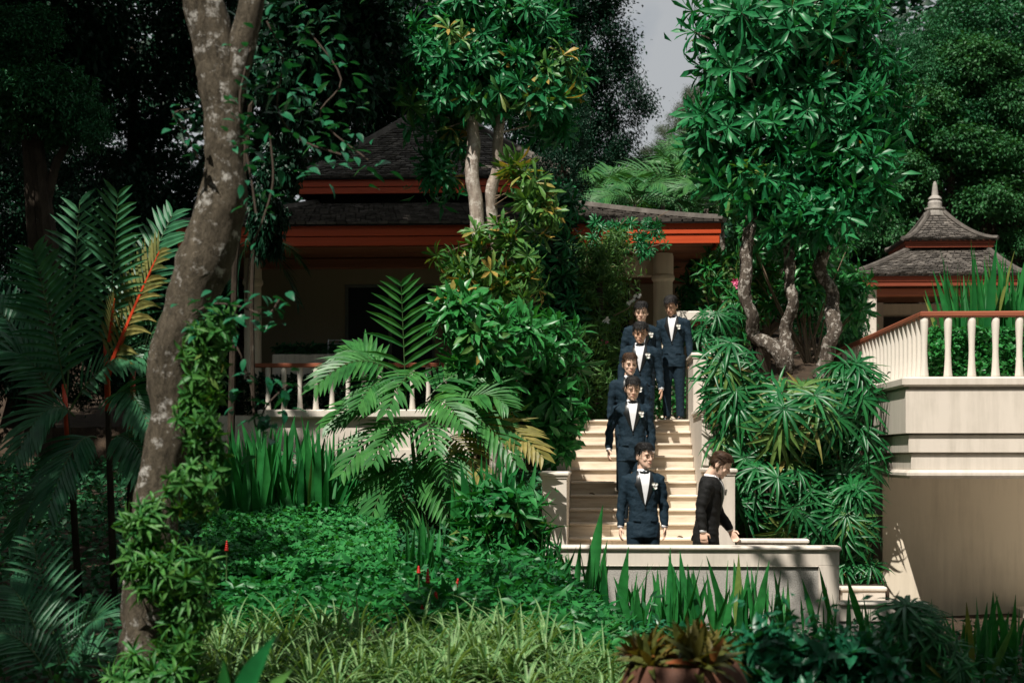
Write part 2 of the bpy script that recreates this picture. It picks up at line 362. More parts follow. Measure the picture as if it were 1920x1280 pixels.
# ------------------------------------------------------------------ the ground
def X(px, y): return aty(px, 858, y).x
def Z(py, y, px=960): return aty(px, py, y).z
def sstep(a, b, x):
    t = min(1, max(0, (x-a)/(b-a))); return t*t*(3-2*t)
def gz(x, y):
    left = .05 + (y-11)*.10 if y > 4 else -.65
    right = -.22
    k = sstep(-.7, .5, x)
    z = left*(1-k) + right*k
    if y > 16.7 and x > -.62: z = -.3
    if y >= 25.2: z = 2.08
    if y > 33: z = 2.08 + min(y-33, 26)*.22
    if y < 25.2 and x > 3.2 and y > 16.7: z = -.3
    return z + .05*noise.noise(Vector((x*.7, y*.7, 0))) + .02*noise.noise(Vector((x*3, y*3, 1)))
xs = sorted(set([-220, -120, -70, -40, -25, -16, -12] + [round(-10+.25*i, 2) for i in range(81)] + [-.63, 12, 16, 25, 40, 70, 120, 220]))
ys = sorted(set([-60, -20, -6, 0, 3] + [5+.3*i for i in range(66)] + [16.72, 25.0, 25.2] + [26, 28, 30, 32, 33, 36, 40, 48, 60, 80, 120, 200, 400]))
V = [(x, y, gz(x, y)) for y in ys for x in xs]
nx = len(xs); Fc = [(j*nx+i, j*nx+i+1, (j+1)*nx+i+1, (j+1)*nx+i) for j in range(len(ys)-1) for i in range(nx-1)]
g = MB(); g.add(V, Fc); struct(g.build('ground', M['soil'], smooth=True))

m = MB(); m.box(5.0, 15, 6, 19.6, -.5, -.19); struct(m.build('bounce_paving', M['capstone']))  # pale slab added to bounce sunlight onto the basement wall
# ------------------------------------------------------------------ landing, stairs
SX0, SX1 = -.34, 1.25
NR, RH, TD, SY = 13, .163, .31, 18.1
m = MB(); m.box(-1.6, 3.3, 16.8, SY, -.12, 0); struct(m.build('landing_paving', M['paving']))
m = MB(); m.box(-.61, 1.52, SY+.075+(NR-1)*TD, 25.3, 1.5, NR*RH-.042); struct(m.build('terrace_floor', M['paving']))
st = thing('staircase', 'travertine garden staircase climbing between two stepped cream walls', 'staircase', (.45, SY, 0))
for k in range(NR):
    y = SY + k*TD; z = k*RH; j = SX0 + (SX1-SX0)*random.uniform(.3, .7)
    for a, b in ((SX0, j-.0015), (j+.0015, SX1)):
        m = MB(); m.box(a, b, y+.02, y+.06, z-.02, z+RH-.036, .003); m.build('riser', M['travertine'], st)
    j = SX0 + (SX1-SX0)*random.uniform(.3, .7)
    for a, b in ((SX0, j-.0015), (j+.0015, SX1)):
        m = MB(); m.box(a, b, y-.014, y+TD+.03 if k < NR-1 else y+TD, z+RH-.034, z+RH, .010); m.build('tread', M['travertine'], st)
m = MB()
for k in range(NR): m.box(SX0+.005, SX1-.005, SY+k*TD+.06, SY+(k+1)*TD+.06, -.1, k*RH+RH-.05)
m.build('core', M['paving'], st)
def cheek(name, label, x0, x1, tiers):
    t = thing(name, label, 'wall', ((x0+x1)/2, tiers[0][0], 0))
    for y0, y1, zt in tiers:
        m = MB(); m.box(x0, x1, y0, y1, -.3, zt-.05); m.build('wall_block', M['plaster'], t)
        m = MB(); m.box(x0-.03, x1+.03, y0-.03, y1-.032, zt-.05, zt, .014); m.build('cap', M['capstone'], t)
        m = MB(); m.box(x0-.012, x1+.012, y0-.012, y1-.034, zt-.075, zt-.0505, .004); m.build('moulding', M['plaster'], t)
    return t
cheek('stair_wall', 'cream stepped wall on the fan palm side of the stairs', 1.252, 1.525, [(17.85, 19.3, Z(878, 17.85)), (19.3, 21.0, Z(766, 19.3)), (21.0, 22.7, Z(662, 21.0))])
cheek('stair_wall', 'cream stepped wall on the leafy shrub side of the stairs', -.615, -.342, [(17.85, 19.6, Z(884, 17.85)), (19.6, 21.4, 1.78), (21.4, 25.0, 2.2)])

# ------------------------------------------------------------------ front parapet
YP = 16.6
px0, px1, pxe = X(1022, YP), X(1573, YP), X(1535, YP)
xr = X(1735, YP)
ZT = Z(1022, YP); zb = ZT-.2; ZL = Z(1128, YP, 1600)
t = thing('parapet_wall', 'low cream garden wall with grey pebble-dash panel behind the spiky leaves', 'wall', ((px0+px1)/2, YP, -.3))
m = MB(); m.box(px0, px1, YP+.02, YP+.2, -.5, ZT-.047); m.build('pebble_panel', M['pebble'], t)
m = MB(); m.box(px0-.004, px1+.004, YP, YP+.203, zb, ZT-.046, .004); m.build('plaster_band', M['plaster'], t)
m = MB(); m.box(pxe, px1+.003, YP+.0005, YP+.202, -.5, zb-.0005, .004); m.build('plaster_pier', M['plaster'], t)
m = MB(); m.box(px0-.004, px0+.12, YP+.0005, YP+.202, -.5, zb-.0005, .004); m.build('plaster_pier', M['plaster'], t)
m = MB(); m.box(px0-.035, px1+.025, YP-.03, YP+.235, ZT-.0455, ZT, .016); m.build('cap', M['capstone'], t)
m = MB(); m.box(px0+.12, pxe, YP-.006, YP+.02, zb-.012, zb-.0005, .003); m.build('bead', M['capstone'], t)
t = thing('stepped_down_wall', 'lower end of the cream garden wall stepping down beneath the balcony', 'wall', ((px1+xr)/2, YP, -.3))
m = MB(); m.box(px1+.004, xr, YP+.025, YP+.2, -.5, ZL-.04); m.build('pebble_panel', M['pebble'], t)
m = MB(); m.box(px1+.004, xr+.004, YP+.004, YP+.204, ZL-.2, ZL-.041, .004); m.build('plaster_band', M['plaster'], t)
m = MB(); m.box(px1+.0035, xr+.03, YP-.025, YP+.235, ZL-.04, ZL, .014); m.build('cap', M['capstone'], t)
# planter kerbs behind it
def kerb(name, label, x0, x1, y, zt):
    t = thing(name, label, 'planter', ((x0+x1)/2, y, -.3))
    m = MB(); m.box(x0, x1, y, y+.16, -.3, zt-.045); m.build('wall', M['plaster'], t)
    m = MB(); m.box(x0-.02, x1+.02, y-.02, y+.18, zt-.045, zt, .012); m.build('cap', M['capstone'], t)
kerb('planter_kerb', 'cream planter edge under the fan palms just behind the low wall', X(1384, 17.35), X(1514, 17.35), 17.35, Z(1009, 17.35))
kerb('planter_kerb', 'small cream planter edge at the foot of the balcony wall', X(1580, 17.6), X(1660, 17.6), 17.6, Z(1097, 17.6))
m = MB(); m.box(1.53, X(1518, 17.6), 17.52, 20.3, -.3, .17); m.box(X(1518, 17.6)+.001, X(1655, 18.2), 17.78, 20.3, -.3, .16); struct(m.build('planter_bed', M['soil']))
m = MB(); m.box(1.53, X(1660, 20.3), 20.3, 26.0, -.3, 2.5); struct(m.build('upper_bed', M['soil']))
m = MB(); m.box(1.53, X(1655, 20.3), 20.26, 20.3, -.3, 2.5); struct(m.build('retaining_wall', M['soil']))

# ------------------------------------------------------------------ balusters
def baluster_mesh(h):
    p = [(.050, 0), (.050, .02), (.047, .05), (.041, .16), (.036, .30), (.033, .44), (.034, .54), (.038, .68), (.043, .82), (.046, .92), (.045, .965), (.040, .985), (.040, 1.0)]
    m = MB(); m.lathe([(r, z*h) for r, z in p], 16); return m.mesh('baluster', True)
def slats(mes, name, t, pts, m):
    for p in pts: put(name, mes, m, t, loc=p - t.location)

# balcony on the right
BY = 18.0
bx = X(1692, BY); BE = bx + 4.2; BB = 25.5
zl0, zl1 = Z(706, BY, 1700), Z(724, BY, 1700); RT_ = Z(582, BY, 1730)
t = thing('balcony', 'cream balcony with stepped mouldings, white balusters and a red-brown rail', 'balcony', (bx+2, BY, 1.37))
lv = [('ledge', 0, zl0, zl1, 'plaster', .02), ('groove', .09, zl1-.001, Z(729, BY, 1700), 'plaster', 0), ('face_panel', .045, Z(729, BY, 1700)-.001, Z(812, BY, 1700), 'plaster', .004),
      ('moulding', .085, Z(815, BY, 1700), Z(848, BY, 1700), 'plaster', .004), ('moulding', .12, Z(851, BY, 1700), Z(880, BY, 1700), 'plaster', .004), ('bottom_roll', .065, Z(880, BY, 1700)-.001, Z(897, BY, 1700), 'plaster', .035)]
for nm, ins, za, zc, mt, bv in lv:
    m = MB(); m.box(bx+ins, BE, BY+ins, BB, zc, za, bv); m.build(nm, M[mt], t)
m = MB(); m.box(bx+.14, BE-.01, BY+.14, BB-.01, Z(897, BY, 1700)+.02, zl1-.02); m.build('slab', M['plaster'], t)
rx, ry = bx+.16, BY+.14
bh = RT_-.065-zl0
bm_ = baluster_mesh(bh)
pts = [Vector((X(1733, ry) + .262*i, ry, zl0)) for i in range(12)] + [Vector((rx+.05, ry + .262*(i+1), zl0)) for i in range(22)]
rx = pts[0].x
for i, p in enumerate(pts):
    if i >= 12: p.x = rx
slats(bm_, 'baluster', t, pts, M['capstone']); BRX = rx
m = MB(); m.box(rx-.055, BE, ry-.055, ry+.055, RT_-.065, RT_, .014); m.build('handrail', M['rail'], t)
m = MB(); m.box(rx-.054, rx+.054, ry+.056, BB, RT_-.065, RT_, .014); m.build('handrail', M['rail'], t)
wx = X(1655, 19.6)
m = MB(); m.box(wx, BE+1, 19.6, BB, -.6, Z(897, BY, 1700)+.02); tag(m.build('basement_wall', M['plaster_side']), 'plain tan wall in shade beneath the balcony', 'wall')
m = MB(); m.box(rx+.3, BE, 18.7, BB+6, 2.3, zl0-.01); struct(m.build('balcony_floor', M['paving']))

# ------------------------------------------------------------------ left terrace wall and balustrade
LY = 25.0
lx0, lx1 = X(486, LY), X(1010, LY)
LZ = Z(767, LY); LR = Z(679, LY)
t = thing('terrace_balustrade', 'half-shaded terrace wall with white balusters behind the feather palm', 'balustrade', ((lx0+lx1)/2, LY, 1.2))
m = MB(); m.box(lx0-.9, lx1, LY+.05, LY+.25, .6, LZ-.10); m.build('wall', M['plaster'], t)
m = MB(); m.box(lx0-.9, lx1, LY+.02, LY+.05, .6, Z(842, LY), .004); m.build('plinth', M['plaster'], t)
m = MB(); m.box(lx0-.02, lx1, LY-.06, LY+.30, LZ-.13, LZ, .02); m.build('ledge', M['capstone'], t)
bml = baluster_mesh(LR-.05-LZ)
pts = [Vector((lx0+.12+i*.255, LY+.1, LZ)) for i in range(16)]
slats(bml, 'baluster', t, pts, M['capstone'])
m = MB(); m.box(lx0-.1, lx1, LY+.04, LY+.16, LR-.065, LR, .012); m.build('handrail', M['rail'], t)
m = MB(); m.box(X(250, 25.3), -.61, 25.3, 34, 1.9, 2.28); struct(m.build('house_terrace', M['paving']))
m = MB(); m.box(X(512, 26), X(648, 26), 25.9, 26.15, 2.28, Z(663, 26), .02); tag(m.build('planter_box', M['capstone']), 'long pale planter box behind the shaded terrace railing', 'planter')

# ------------------------------------------------------------------ roofs
def shingles(A, B, C, D_, n, w, zc=1.0, thick=.025):
    """courses of shingles on the slope A-B (eave) to D-C (top); zc > 1 sags the slope"""
    A, B, C, D_ = map(Vector, (A, B, C, D_)); m = MB()
    def pt(u, v):
        a = A.lerp(B, u); d = D_.lerp(C, u); p = a.lerp(d, v); p.z = a.z + (d.z-a.z)*(max(v, 0)**zc); return p
    nrm = (B-A).cross(D_-A).normalized()
    if nrm.z < 0: nrm = -nrm
    for i in range(n):
        v0, v1 = i/n, min(1, (i+1.25)/n)
        ln = (pt(1, v0)-pt(0, v0)).length; k = max(1, int(ln/w)); off = random.random()/k
        cuts = [0] + [(j+off)/k for j in range(k) if 0 < (j+off)/k < 1] + [1]
        for u0, u1 in zip(cuts[:-1], cuts[1:]):
            g = .06*(u1-u0); dv = random.uniform(-.12, .1)/n; h = thick*random.uniform(.7, 1.5)
            a, b, c, d = pt(u0+g, v0+dv), pt(u1-g, v0+dv), pt(u1-g, v1), pt(u0+g, v1)
            m.t = random.random()
            m.add([a+nrm*h, b+nrm*h, c+nrm*.004, d+nrm*.004, a-nrm*.01, b-nrm*.01], [(0, 1, 2, 3), (4, 5, 1, 0)])
    return m
def hip_roof(t, x0, x1, y0, y1, z0, X0, X1, Y0, Y1, z1, n, w, zc=1.0):
    e = [(x0, y0, z0), (x1, y0, z0), (x1, y1, z0), (x0, y1, z0)]; u = [(X0, Y0, z1), (X1, Y0, z1), (X1, Y1, z1), (X0, Y1, z1)]
    m = MB(); N = 8; rings = []
    for i in range(N+1):
        v = i/N; rings.append([Vector(a).lerp(Vector(b), v) for a, b in zip(e, u)])
        for p in rings[-1]: p.z = z0+(z1-z0)*v**zc - .03
    m.loft(rings); m.build('roof', M['dark'], t)
    for k in range(4):
        if k == 2: continue
        a, b = e[k], e[(k+1) % 4]; d, c = u[k], u[(k+1) % 4]
        stuff(shingles(a, b, c, d, n, w, zc).build('shingles', M['shingle'], t))
    for k in range(4):
        m = MB(); P = []
        for i in range(9):
            v = i/8; p = Vector(e[k]).lerp(Vector(u[k]), v); p.z = z0+(z1-z0)*v**zc + .03; P.append(p)
        m.tube(P, w*.42, 6); m.build('hip_ridge', M['shingle'], t)
def fascia(t, x0, x1, y0, y1, za, zm, zb, mt='red'):
    for i, (zh, zl, ins) in enumerate(((za, zm+.006, 0), (zm, zb, .022))):
        for (a, b, c, d) in ((x0+ins, x1-ins, y0+ins, y0+ins+.045), (x0+ins, x0+ins+.045, y0+ins+.046, y1), (x1-ins-.045, x1-ins, y0+ins+.046, y1)):
            m = MB(); m.box(a, b, c, d, zl, zh, .004); m.build('fascia_board', M[mt], t)
# ------------------------------------------------------------------ house
EY = 24.5
hx0, hx1 = X(330, EY), X(1352, EY); hy1 = 34.0
ht = thing('house', 'shaded villa with two-tier shingled roof and red fascia boards', 'house', ((hx0+hx1)/2, 27, 2.1))
ze = Z(420, EY)
fascia(ht, hx0, hx1, EY, hy1, ze, Z(441, EY), Z(458, EY))
zs = Z(457, EY)
ux0, ux1, uy0 = X(556, 26.4), X(1072, 26.4), 26.4
zu = 5.86
hip_roof(ht, hx0-.05, hx1+.05, EY-.06, hy1, ze+.02, ux0+.3, ux1-.3, uy0+.3, 32, zu, 26, .16, 1.15)
fascia(ht, ux0, ux1, uy0, 32.4, Z(333, uy0), Z(348, uy0), Z(360, uy0))
m = MB(); m.box(ux0+.35, ux1-.35, uy0+.35, 32, zu-.3, Z(348, uy0)); m.build('clerestory_wall', M['dark'], ht)
hip_roof(ht, ux0-.06, ux1+.06, uy0-.06, 32.6, Z(332, uy0)+.01, X(790, 30), X(850, 30), 29.4, 30.2, 7.95, 30, .16, 1.12)
k = 0; y = EY+.12
while y < 33:
    m = MB(); m.box(hx0+.12, hx1-.12, y, y+.172, zs-.02+.001*(k % 2), zs+.01, .003); m.build('soffit_board', M['soffit'], ht); y += .18; k += 1
WY = 26.9
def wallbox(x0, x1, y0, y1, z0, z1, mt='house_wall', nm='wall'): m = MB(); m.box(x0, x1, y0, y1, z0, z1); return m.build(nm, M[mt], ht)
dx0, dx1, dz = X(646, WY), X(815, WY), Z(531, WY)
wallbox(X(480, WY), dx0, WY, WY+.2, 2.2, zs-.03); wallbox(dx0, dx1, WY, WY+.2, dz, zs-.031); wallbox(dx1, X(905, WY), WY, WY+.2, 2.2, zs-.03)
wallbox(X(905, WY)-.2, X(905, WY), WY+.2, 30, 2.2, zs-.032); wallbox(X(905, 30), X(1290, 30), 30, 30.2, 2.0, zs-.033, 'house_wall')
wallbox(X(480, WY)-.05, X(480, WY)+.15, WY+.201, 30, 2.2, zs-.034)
d = MB(); d.box(dx0+.05, dx1-.05, WY+.1, WY+.12, 2.25, dz-.05); dr = d.build('door', M['glass'], ht)
m = MB()
for a, b, c, e in ((dx0, dx0+.05, 2.25, dz), (dx1-.05, dx1, 2.25, dz), (dx0+.05, dx1-.05, dz-.05, dz), ((dx0+dx1)/2-.03, (dx0+dx1)/2+.03, 2.25, dz-.05)): m.box(a, b, WY+.06, WY+.14, c, e, .004)
m.build('door_frame', M['frame'], dr)
# lobby openings seen under the eave
for a, b in ((1010, 1085), (1100, 1180)):
    m = MB(); m.box(X(a, 29.95), X(b, 29.95), 29.93, 29.98, 2.2, Z(535, 29.95)); w_ = m.build('window', M['glass'], ht)
    m = MB(); m.box(X(a, 29.9)-.05, X(b, 29.9)+.05, 29.9, 29.93, Z(535, 29.95), Z(527, 29.95)); m.build('window_head', M['frame'], w_)
def column(px, y, r, t, nm='column'):
    x = X(px, y); zc = zs-.03
    m = MB(); m.lathe([(r*1.25, 0), (r*1.25, .1), (r*1.05, .13), (r, .2), (r*.95, 1.2), (r*.93, zc-2.12-.45), (r*.98, zc-2.12-.44), (r*1.12, zc-2.12-.41), (r*1.12, zc-2.12-.36), (r*.98, zc-2.12-.33), (r*.95, zc-2.12)], 24, (x, y, 2.12)); m.build(nm, M['plaster_side'], t, smooth=False)
column(1243, 25.6, .165, ht); column(474, 25.9, .15, ht)
m = MB(); m.box(X(905, 25.9), X(1262, 25.9), 25.75, 26.0, zs-.36, zs-.035, .01); m.build('beam', M['plaster_side'], ht)
m = MB(); m.box(X(470, 25.9), X(905, 25.9), 25.85, 26.0, zs-.2, zs-.036, .01); m.build('beam', M['soffit'], ht)

# raised garden wall frame right of the column
gy = 24.2
t = thing('planter_stand', 'cream slab on a brown timber frame beside the house column', 'planter', (X(1300, gy), gy, 2.7))
x0, x1 = X(1268, gy), X(1338, gy)
m = MB(); m.box(x0-.1, x1+.02, gy-.05, gy+.5, Z(603, gy), Z(585, gy), .015); m.build('slab', M['capstone'], t)
m = MB(); m.box(x0-.1, x1-.05, gy, gy+.06, Z(612, gy), Z(604, gy), .006); m.build('rail', M['rail'], t)
m = MB(); m.box(x1-.12, x1-.05, gy, gy+.06, 2.7, Z(612.3, gy), .006); m.build('post', M['rail'], t)
m = MB(); m.box(x1-.049, x1+.01, gy-.02, gy+.12, 2.7, Z(603.5, gy), .006); m.build('post', M['capstone'], t)

# ------------------------------------------------------------------ pavilion
PY = 34.0
qx0, qx1 = X(1597, PY), X(1912, PY); qc = X(1753, PY+1.9); qy1 = PY+3.75
pt_ = thing('pavilion', 'small garden pavilion with tiered shingle roof and pointed finial', 'pavilion', (qc, PY+1.9, 2.4))
zq = Z(521, PY)
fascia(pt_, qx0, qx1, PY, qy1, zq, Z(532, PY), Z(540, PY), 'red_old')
v0, v1, vy0, vy1 = X(1696, 35.0), X(1866, 35.0), 35.0, 36.9
zv = Z(470, 35.0)
hip_roof(pt_, qx0-.06, qx1+.06, PY-.06, qy1, zq+.02, v0+.15, v1-.15, vy0+.15, vy1, zv-.02, 16, .15, 1.2)
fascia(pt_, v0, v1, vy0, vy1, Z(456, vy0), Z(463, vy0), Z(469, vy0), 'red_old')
za = Z(408, 35.9)
hip_roof(pt_, v0-.05, v1+.05, vy0-.05, vy1+.05, Z(456, vy0)+.01, qc-.16, qc+.16, 35.75, 36.05, za, 16, .13, 1.75)
fin = MB(); s_ = (Z(347, 35.9)-za)
fin.lathe([(.24, -.05), (.24, .05*s_), (.2, .07*s_), (.2, .12*s_), (.225, .14*s_), (.225, .18*s_), (.15, .2*s_), (.155, .34*s_), (.12, .42*s_), (.15, .45*s_), (.13, .5*s_), (.075, .56*s_), (.06, .75*s_), (.045, .9*s_), (.03, .97*s_), (.004, s_)], 14, (qc, 35.9, za)); fin.build('finial', M['stone_finial'], pt_)
for a, y in ((1626, PY+.35), (1890, PY+.35), (1640, qy1-.3), (1880, qy1-.3)):
    m = MB(); m.box(X(a, y)-.17, X(a, y)+.17, y-.17, y+.17, 2.2, Z(541, PY)-.02, .01); m.build('pillar', M['plaster'], pt_)
m = MB(); m.box(X(1612, PY), X(1905, PY), PY+.2, PY+.5, Z(556, PY), Z(541, PY)-.015, .01); m.build('beam', M['rail'], pt_)
m = MB(); m.box(X(1640, qy1), X(1900, qy1), qy1-.1, qy1, 2.2, Z(541, PY)-.02); m.build('back_wall', M['plaster_side'], pt_)
m = MB(); m.box(X(1655, PY+2), X(1760, PY+2), qy1-.2, qy1-.11, Z(640, PY), Z(570, PY)); m.build('opening', M['dark'], pt_)
m = MB(); m.box(qx0+.1, qx1-.1, PY+.1, qy1-.05, Z(540, PY)+.005, Z(540, PY)+.03); m.build('soffit', M['soffit'], pt_)
m = MB(); m.box(X(1560, 33.5), X(2100, 33.5), 31.5, 39, 2.0, 2.25); struct(m.build('pavilion_terrace', M['paving']))

# ------------------------------------------------------------------ slatted chair on the terrace
cy = 25.95; c0, c1 = X(615, cy), X(678, cy)
t = thing('slat_chair', 'metal chair with open slatted back on the shaded terrace', 'chair', ((c0+c1)/2, cy, 2.28))
zt_, zs_ = Z(634, cy), Z(668, cy)
for x in (c0, c1):
    m = MB(); m.tube([(x, cy+.05, zt_), (x, cy, zs_), (x, cy+.02, 2.28)], .012, 6); m.build('leg', M['metal'], t)
    m = MB(); m.tube([(x, cy+.45, zs_-.02), (x, cy+.47, 2.28)], .012, 6); m.build('leg', M['metal'], t)
for i in range(5):
    z = zt_ - .02 - i*(zt_-zs_-.04)/4.6
    m = MB(); m.box(c0+.01, c1-.01, cy+.02, cy+.04, z-.011, z+.011, .003); m.build('back_slat', M['metal'], t)
for i in range(5):
    m = MB(); m.box(c0+.01, c1-.01, cy+.02+i*.09, cy+.09+i*.09, zs_-.02, zs_, .003); m.build('seat_slat', M['metal'], t)
# ------------------------------------------------------------------ people
M['navy'] = surf('navy_wool', [(.3, (.0045, .0150, .0255)), (.7, (.0080, .0235, .038))], scale=60, rough=.8, bump=.75, bscale=22, spec=.25, dist=.014)
M['blackwool'] = surf('black_wool', [(.3, (.005, .005, .005)), (.7, (.009, .009, .0088))], scale=60, rough=.78, bump=.75, bscale=22, spec=.25, dist=.014)
M['satin'] = plain('black_satin', (.010, .011, .012), .34, .5)
M['shirt'] = plain('white_shirt', (.72, .72, .74), .8, .2, 0, .03)
M['skin'] = surf('skin', [(.3, (.66, .42, .31)), (.7, (.74, .49, .37))], scale=14, rough=.5, bump=.05, spec=.35)
M['skin_b'] = surf('skin_tan', [(.3, (.56, .33, .22)), (.7, (.64, .39, .27))], scale=14, rough=.5, bump=.05, spec=.35)
M['hair'] = plain('black_hair', (.010, .009, .0085), .62, .25, 0, .4, 60)
M['hair_b'] = plain('brown_hair', (.045, .023, .012), .62, .25, 0, .4, 60)
M['lip'] = plain('lips', (.50, .22, .18), .5); M['eye'] = plain('dark_eye', (.02, .012, .01), .3); M['gold'] = plain('thin_metal_frame', (.25, .18, .09), .3, .5, .7)
M['shoe'] = plain('black_shoe', (.008, .008, .008), .25, .5)
DG = bpy.context.evaluated_depsgraph_get
def remesh(b, vox, it=2, name='m'):
    me = bpy.data.meshes.new(name); me.from_pydata(b.V, [], b.Fc); o = bpy.data.objects.new('tmp', me); COL.objects.link(o)
    r = o.modifiers.new('r', 'REMESH'); r.mode = 'VOXEL'; r.voxel_size = vox
    if it: s = o.modifiers.new('s', 'SMOOTH'); s.factor = .5; s.iterations = it
    bpy.context.view_layer.update()
    res = bpy.data.meshes.new_from_object(o.evaluated_get(DG())); res.name = name
    bpy.data.objects.remove(o); bpy.data.meshes.remove(me)
    res.polygons.foreach_set('use_smooth', [True]*len(res.polygons)); return res
ZR = [.72, .80, .92, 1.04, 1.14, 1.26, 1.34, 1.40, 1.44, 1.462, 1.478]
RXs = [.180, .178, .168, .154, .160, .180, .188, .182, .150, .112, .078]
RYs = [.128, .126, .120, .113, .115, .124, .124, .112, .096, .083, .072]
CYs = [.0, .0, .0, .0, -.002, -.004, -.002, .004, .010, .014, .016]
EXP = 2.35
def prof(z): return (np.interp(z, ZR, RXs), np.interp(z, ZR, RYs), np.interp(z, ZR, CYs))
def yfront(x, z):
    a, b, c = prof(z); q = min(.999, abs(x)/a); return c - b*(1-q**EXP)**(1/EXP)
def tring(z, g=0.0, n=28, hem=False):
    a, b, c = prof(z); a += g; b += g; out = []
    for k in range(n):
        t = 2*math.pi*k/n; cs, sn = math.cos(t), math.sin(t)
        x = a*math.copysign(abs(cs)**(2/EXP), cs); y = c + b*math.copysign(abs(sn)**(2/EXP), sn); zz = z
        if hem and y < 0: zz = z + .075*math.exp(-(x/.045)**2)
        out.append((x, y, zz))
    return out
HZS = [0, .012, .03, .055, .08, .105, .13, .155, .18, .203, .22, .231, .236]
HW = [.018, .036, .050, .059, .065, .069, .0715, .0725, .0695, .060, .047, .030, .004]
HF = [-.082, -.091, -.093, -.093, -.091, -.088, -.092, -.092, -.084, -.069, -.051, -.031, -.004]
HB = [-.03, -.012, .012, .045, .072, .088, .095, .097, .092, .078, .058, .036, .004]
def hpt(a, z, off=0.0):
    w, f, b = np.interp(z, HZS, HW)+off, np.interp(z, HZS, HF)-off, np.interp(z, HZS, HB)+off
    c, r = (f+b)/2, (b-f)/2; cs, sn = math.cos(a), math.sin(a); e = 2.05
    return Vector((w*math.copysign(abs(cs)**(2/e), cs), c + r*math.copysign(abs(sn)**(2/e), sn), z))
def hairline(a):
    s = math.sin(a)                       # -1 front, +1 back
    if s < -.62: return .180
    if s < -.25: return .180 - (s+.62)/.37*.060
    if s < -.1: return .120 - (s+.25)/.15*.010
    if s < .35: return .110 - (s+.1)/.45*.02
    return .09 - (s-.35)/.65*.075
def hand(b, w, d, fwd, inw, curl=.6):
    """palm, four fingers and a thumb: w wrist, d the way the arm points, fwd the thumb side, inw towards the body"""
    d = d.normalized(); fwd = (fwd - d*fwd.dot(d)).normalized(); inw = (inw - d*inw.dot(d) - fwd*inw.dot(fwd)).normalized()
    rings = []
    for u, wd, th in ((-.03, .026, .022), (.0, .027, .02), (.03, .036, .019), (.07, .041, .017), (.092, .038, .014)):
        c = w + d*u; rings.append([c + fwd*(wd*math.cos(k*.7854)) + inw*(th*math.sin(k*.7854)) for k in range(8)])
    b.loft(rings)
    for o, L in ((-.030, .058), (-.010, .072), (.010, .077), (.030, .068)):
        p = w + d*.085 + fwd*o; d1 = (d + inw*curl*.4).normalized(); d2 = (d + inw*curl*1.2).normalized(); d3 = (d*.7 + inw*curl*2.0).normalized()
        p1 = p + d1*L*.45; p2 = p1 + d2*L*.33; p3 = p2 + d3*L*.25; b.tube([p - d*.01, p1, p2, p3], [.0092, .0090, .0082, .0068], 7)
    p = w + d*.02 + fwd*.028; p1 = p + (d*.7 + fwd*.8 + inw*.3).normalized()*.035; p2 = p1 + (d*.95 + fwd*.15 + inw*.4).normalized()*.03
    b.tube([p - fwd*.01, p1, p2, p2 + (d + inw*.5).normalized()*.018], [.0125, .0115, .0095, .0075], 7)
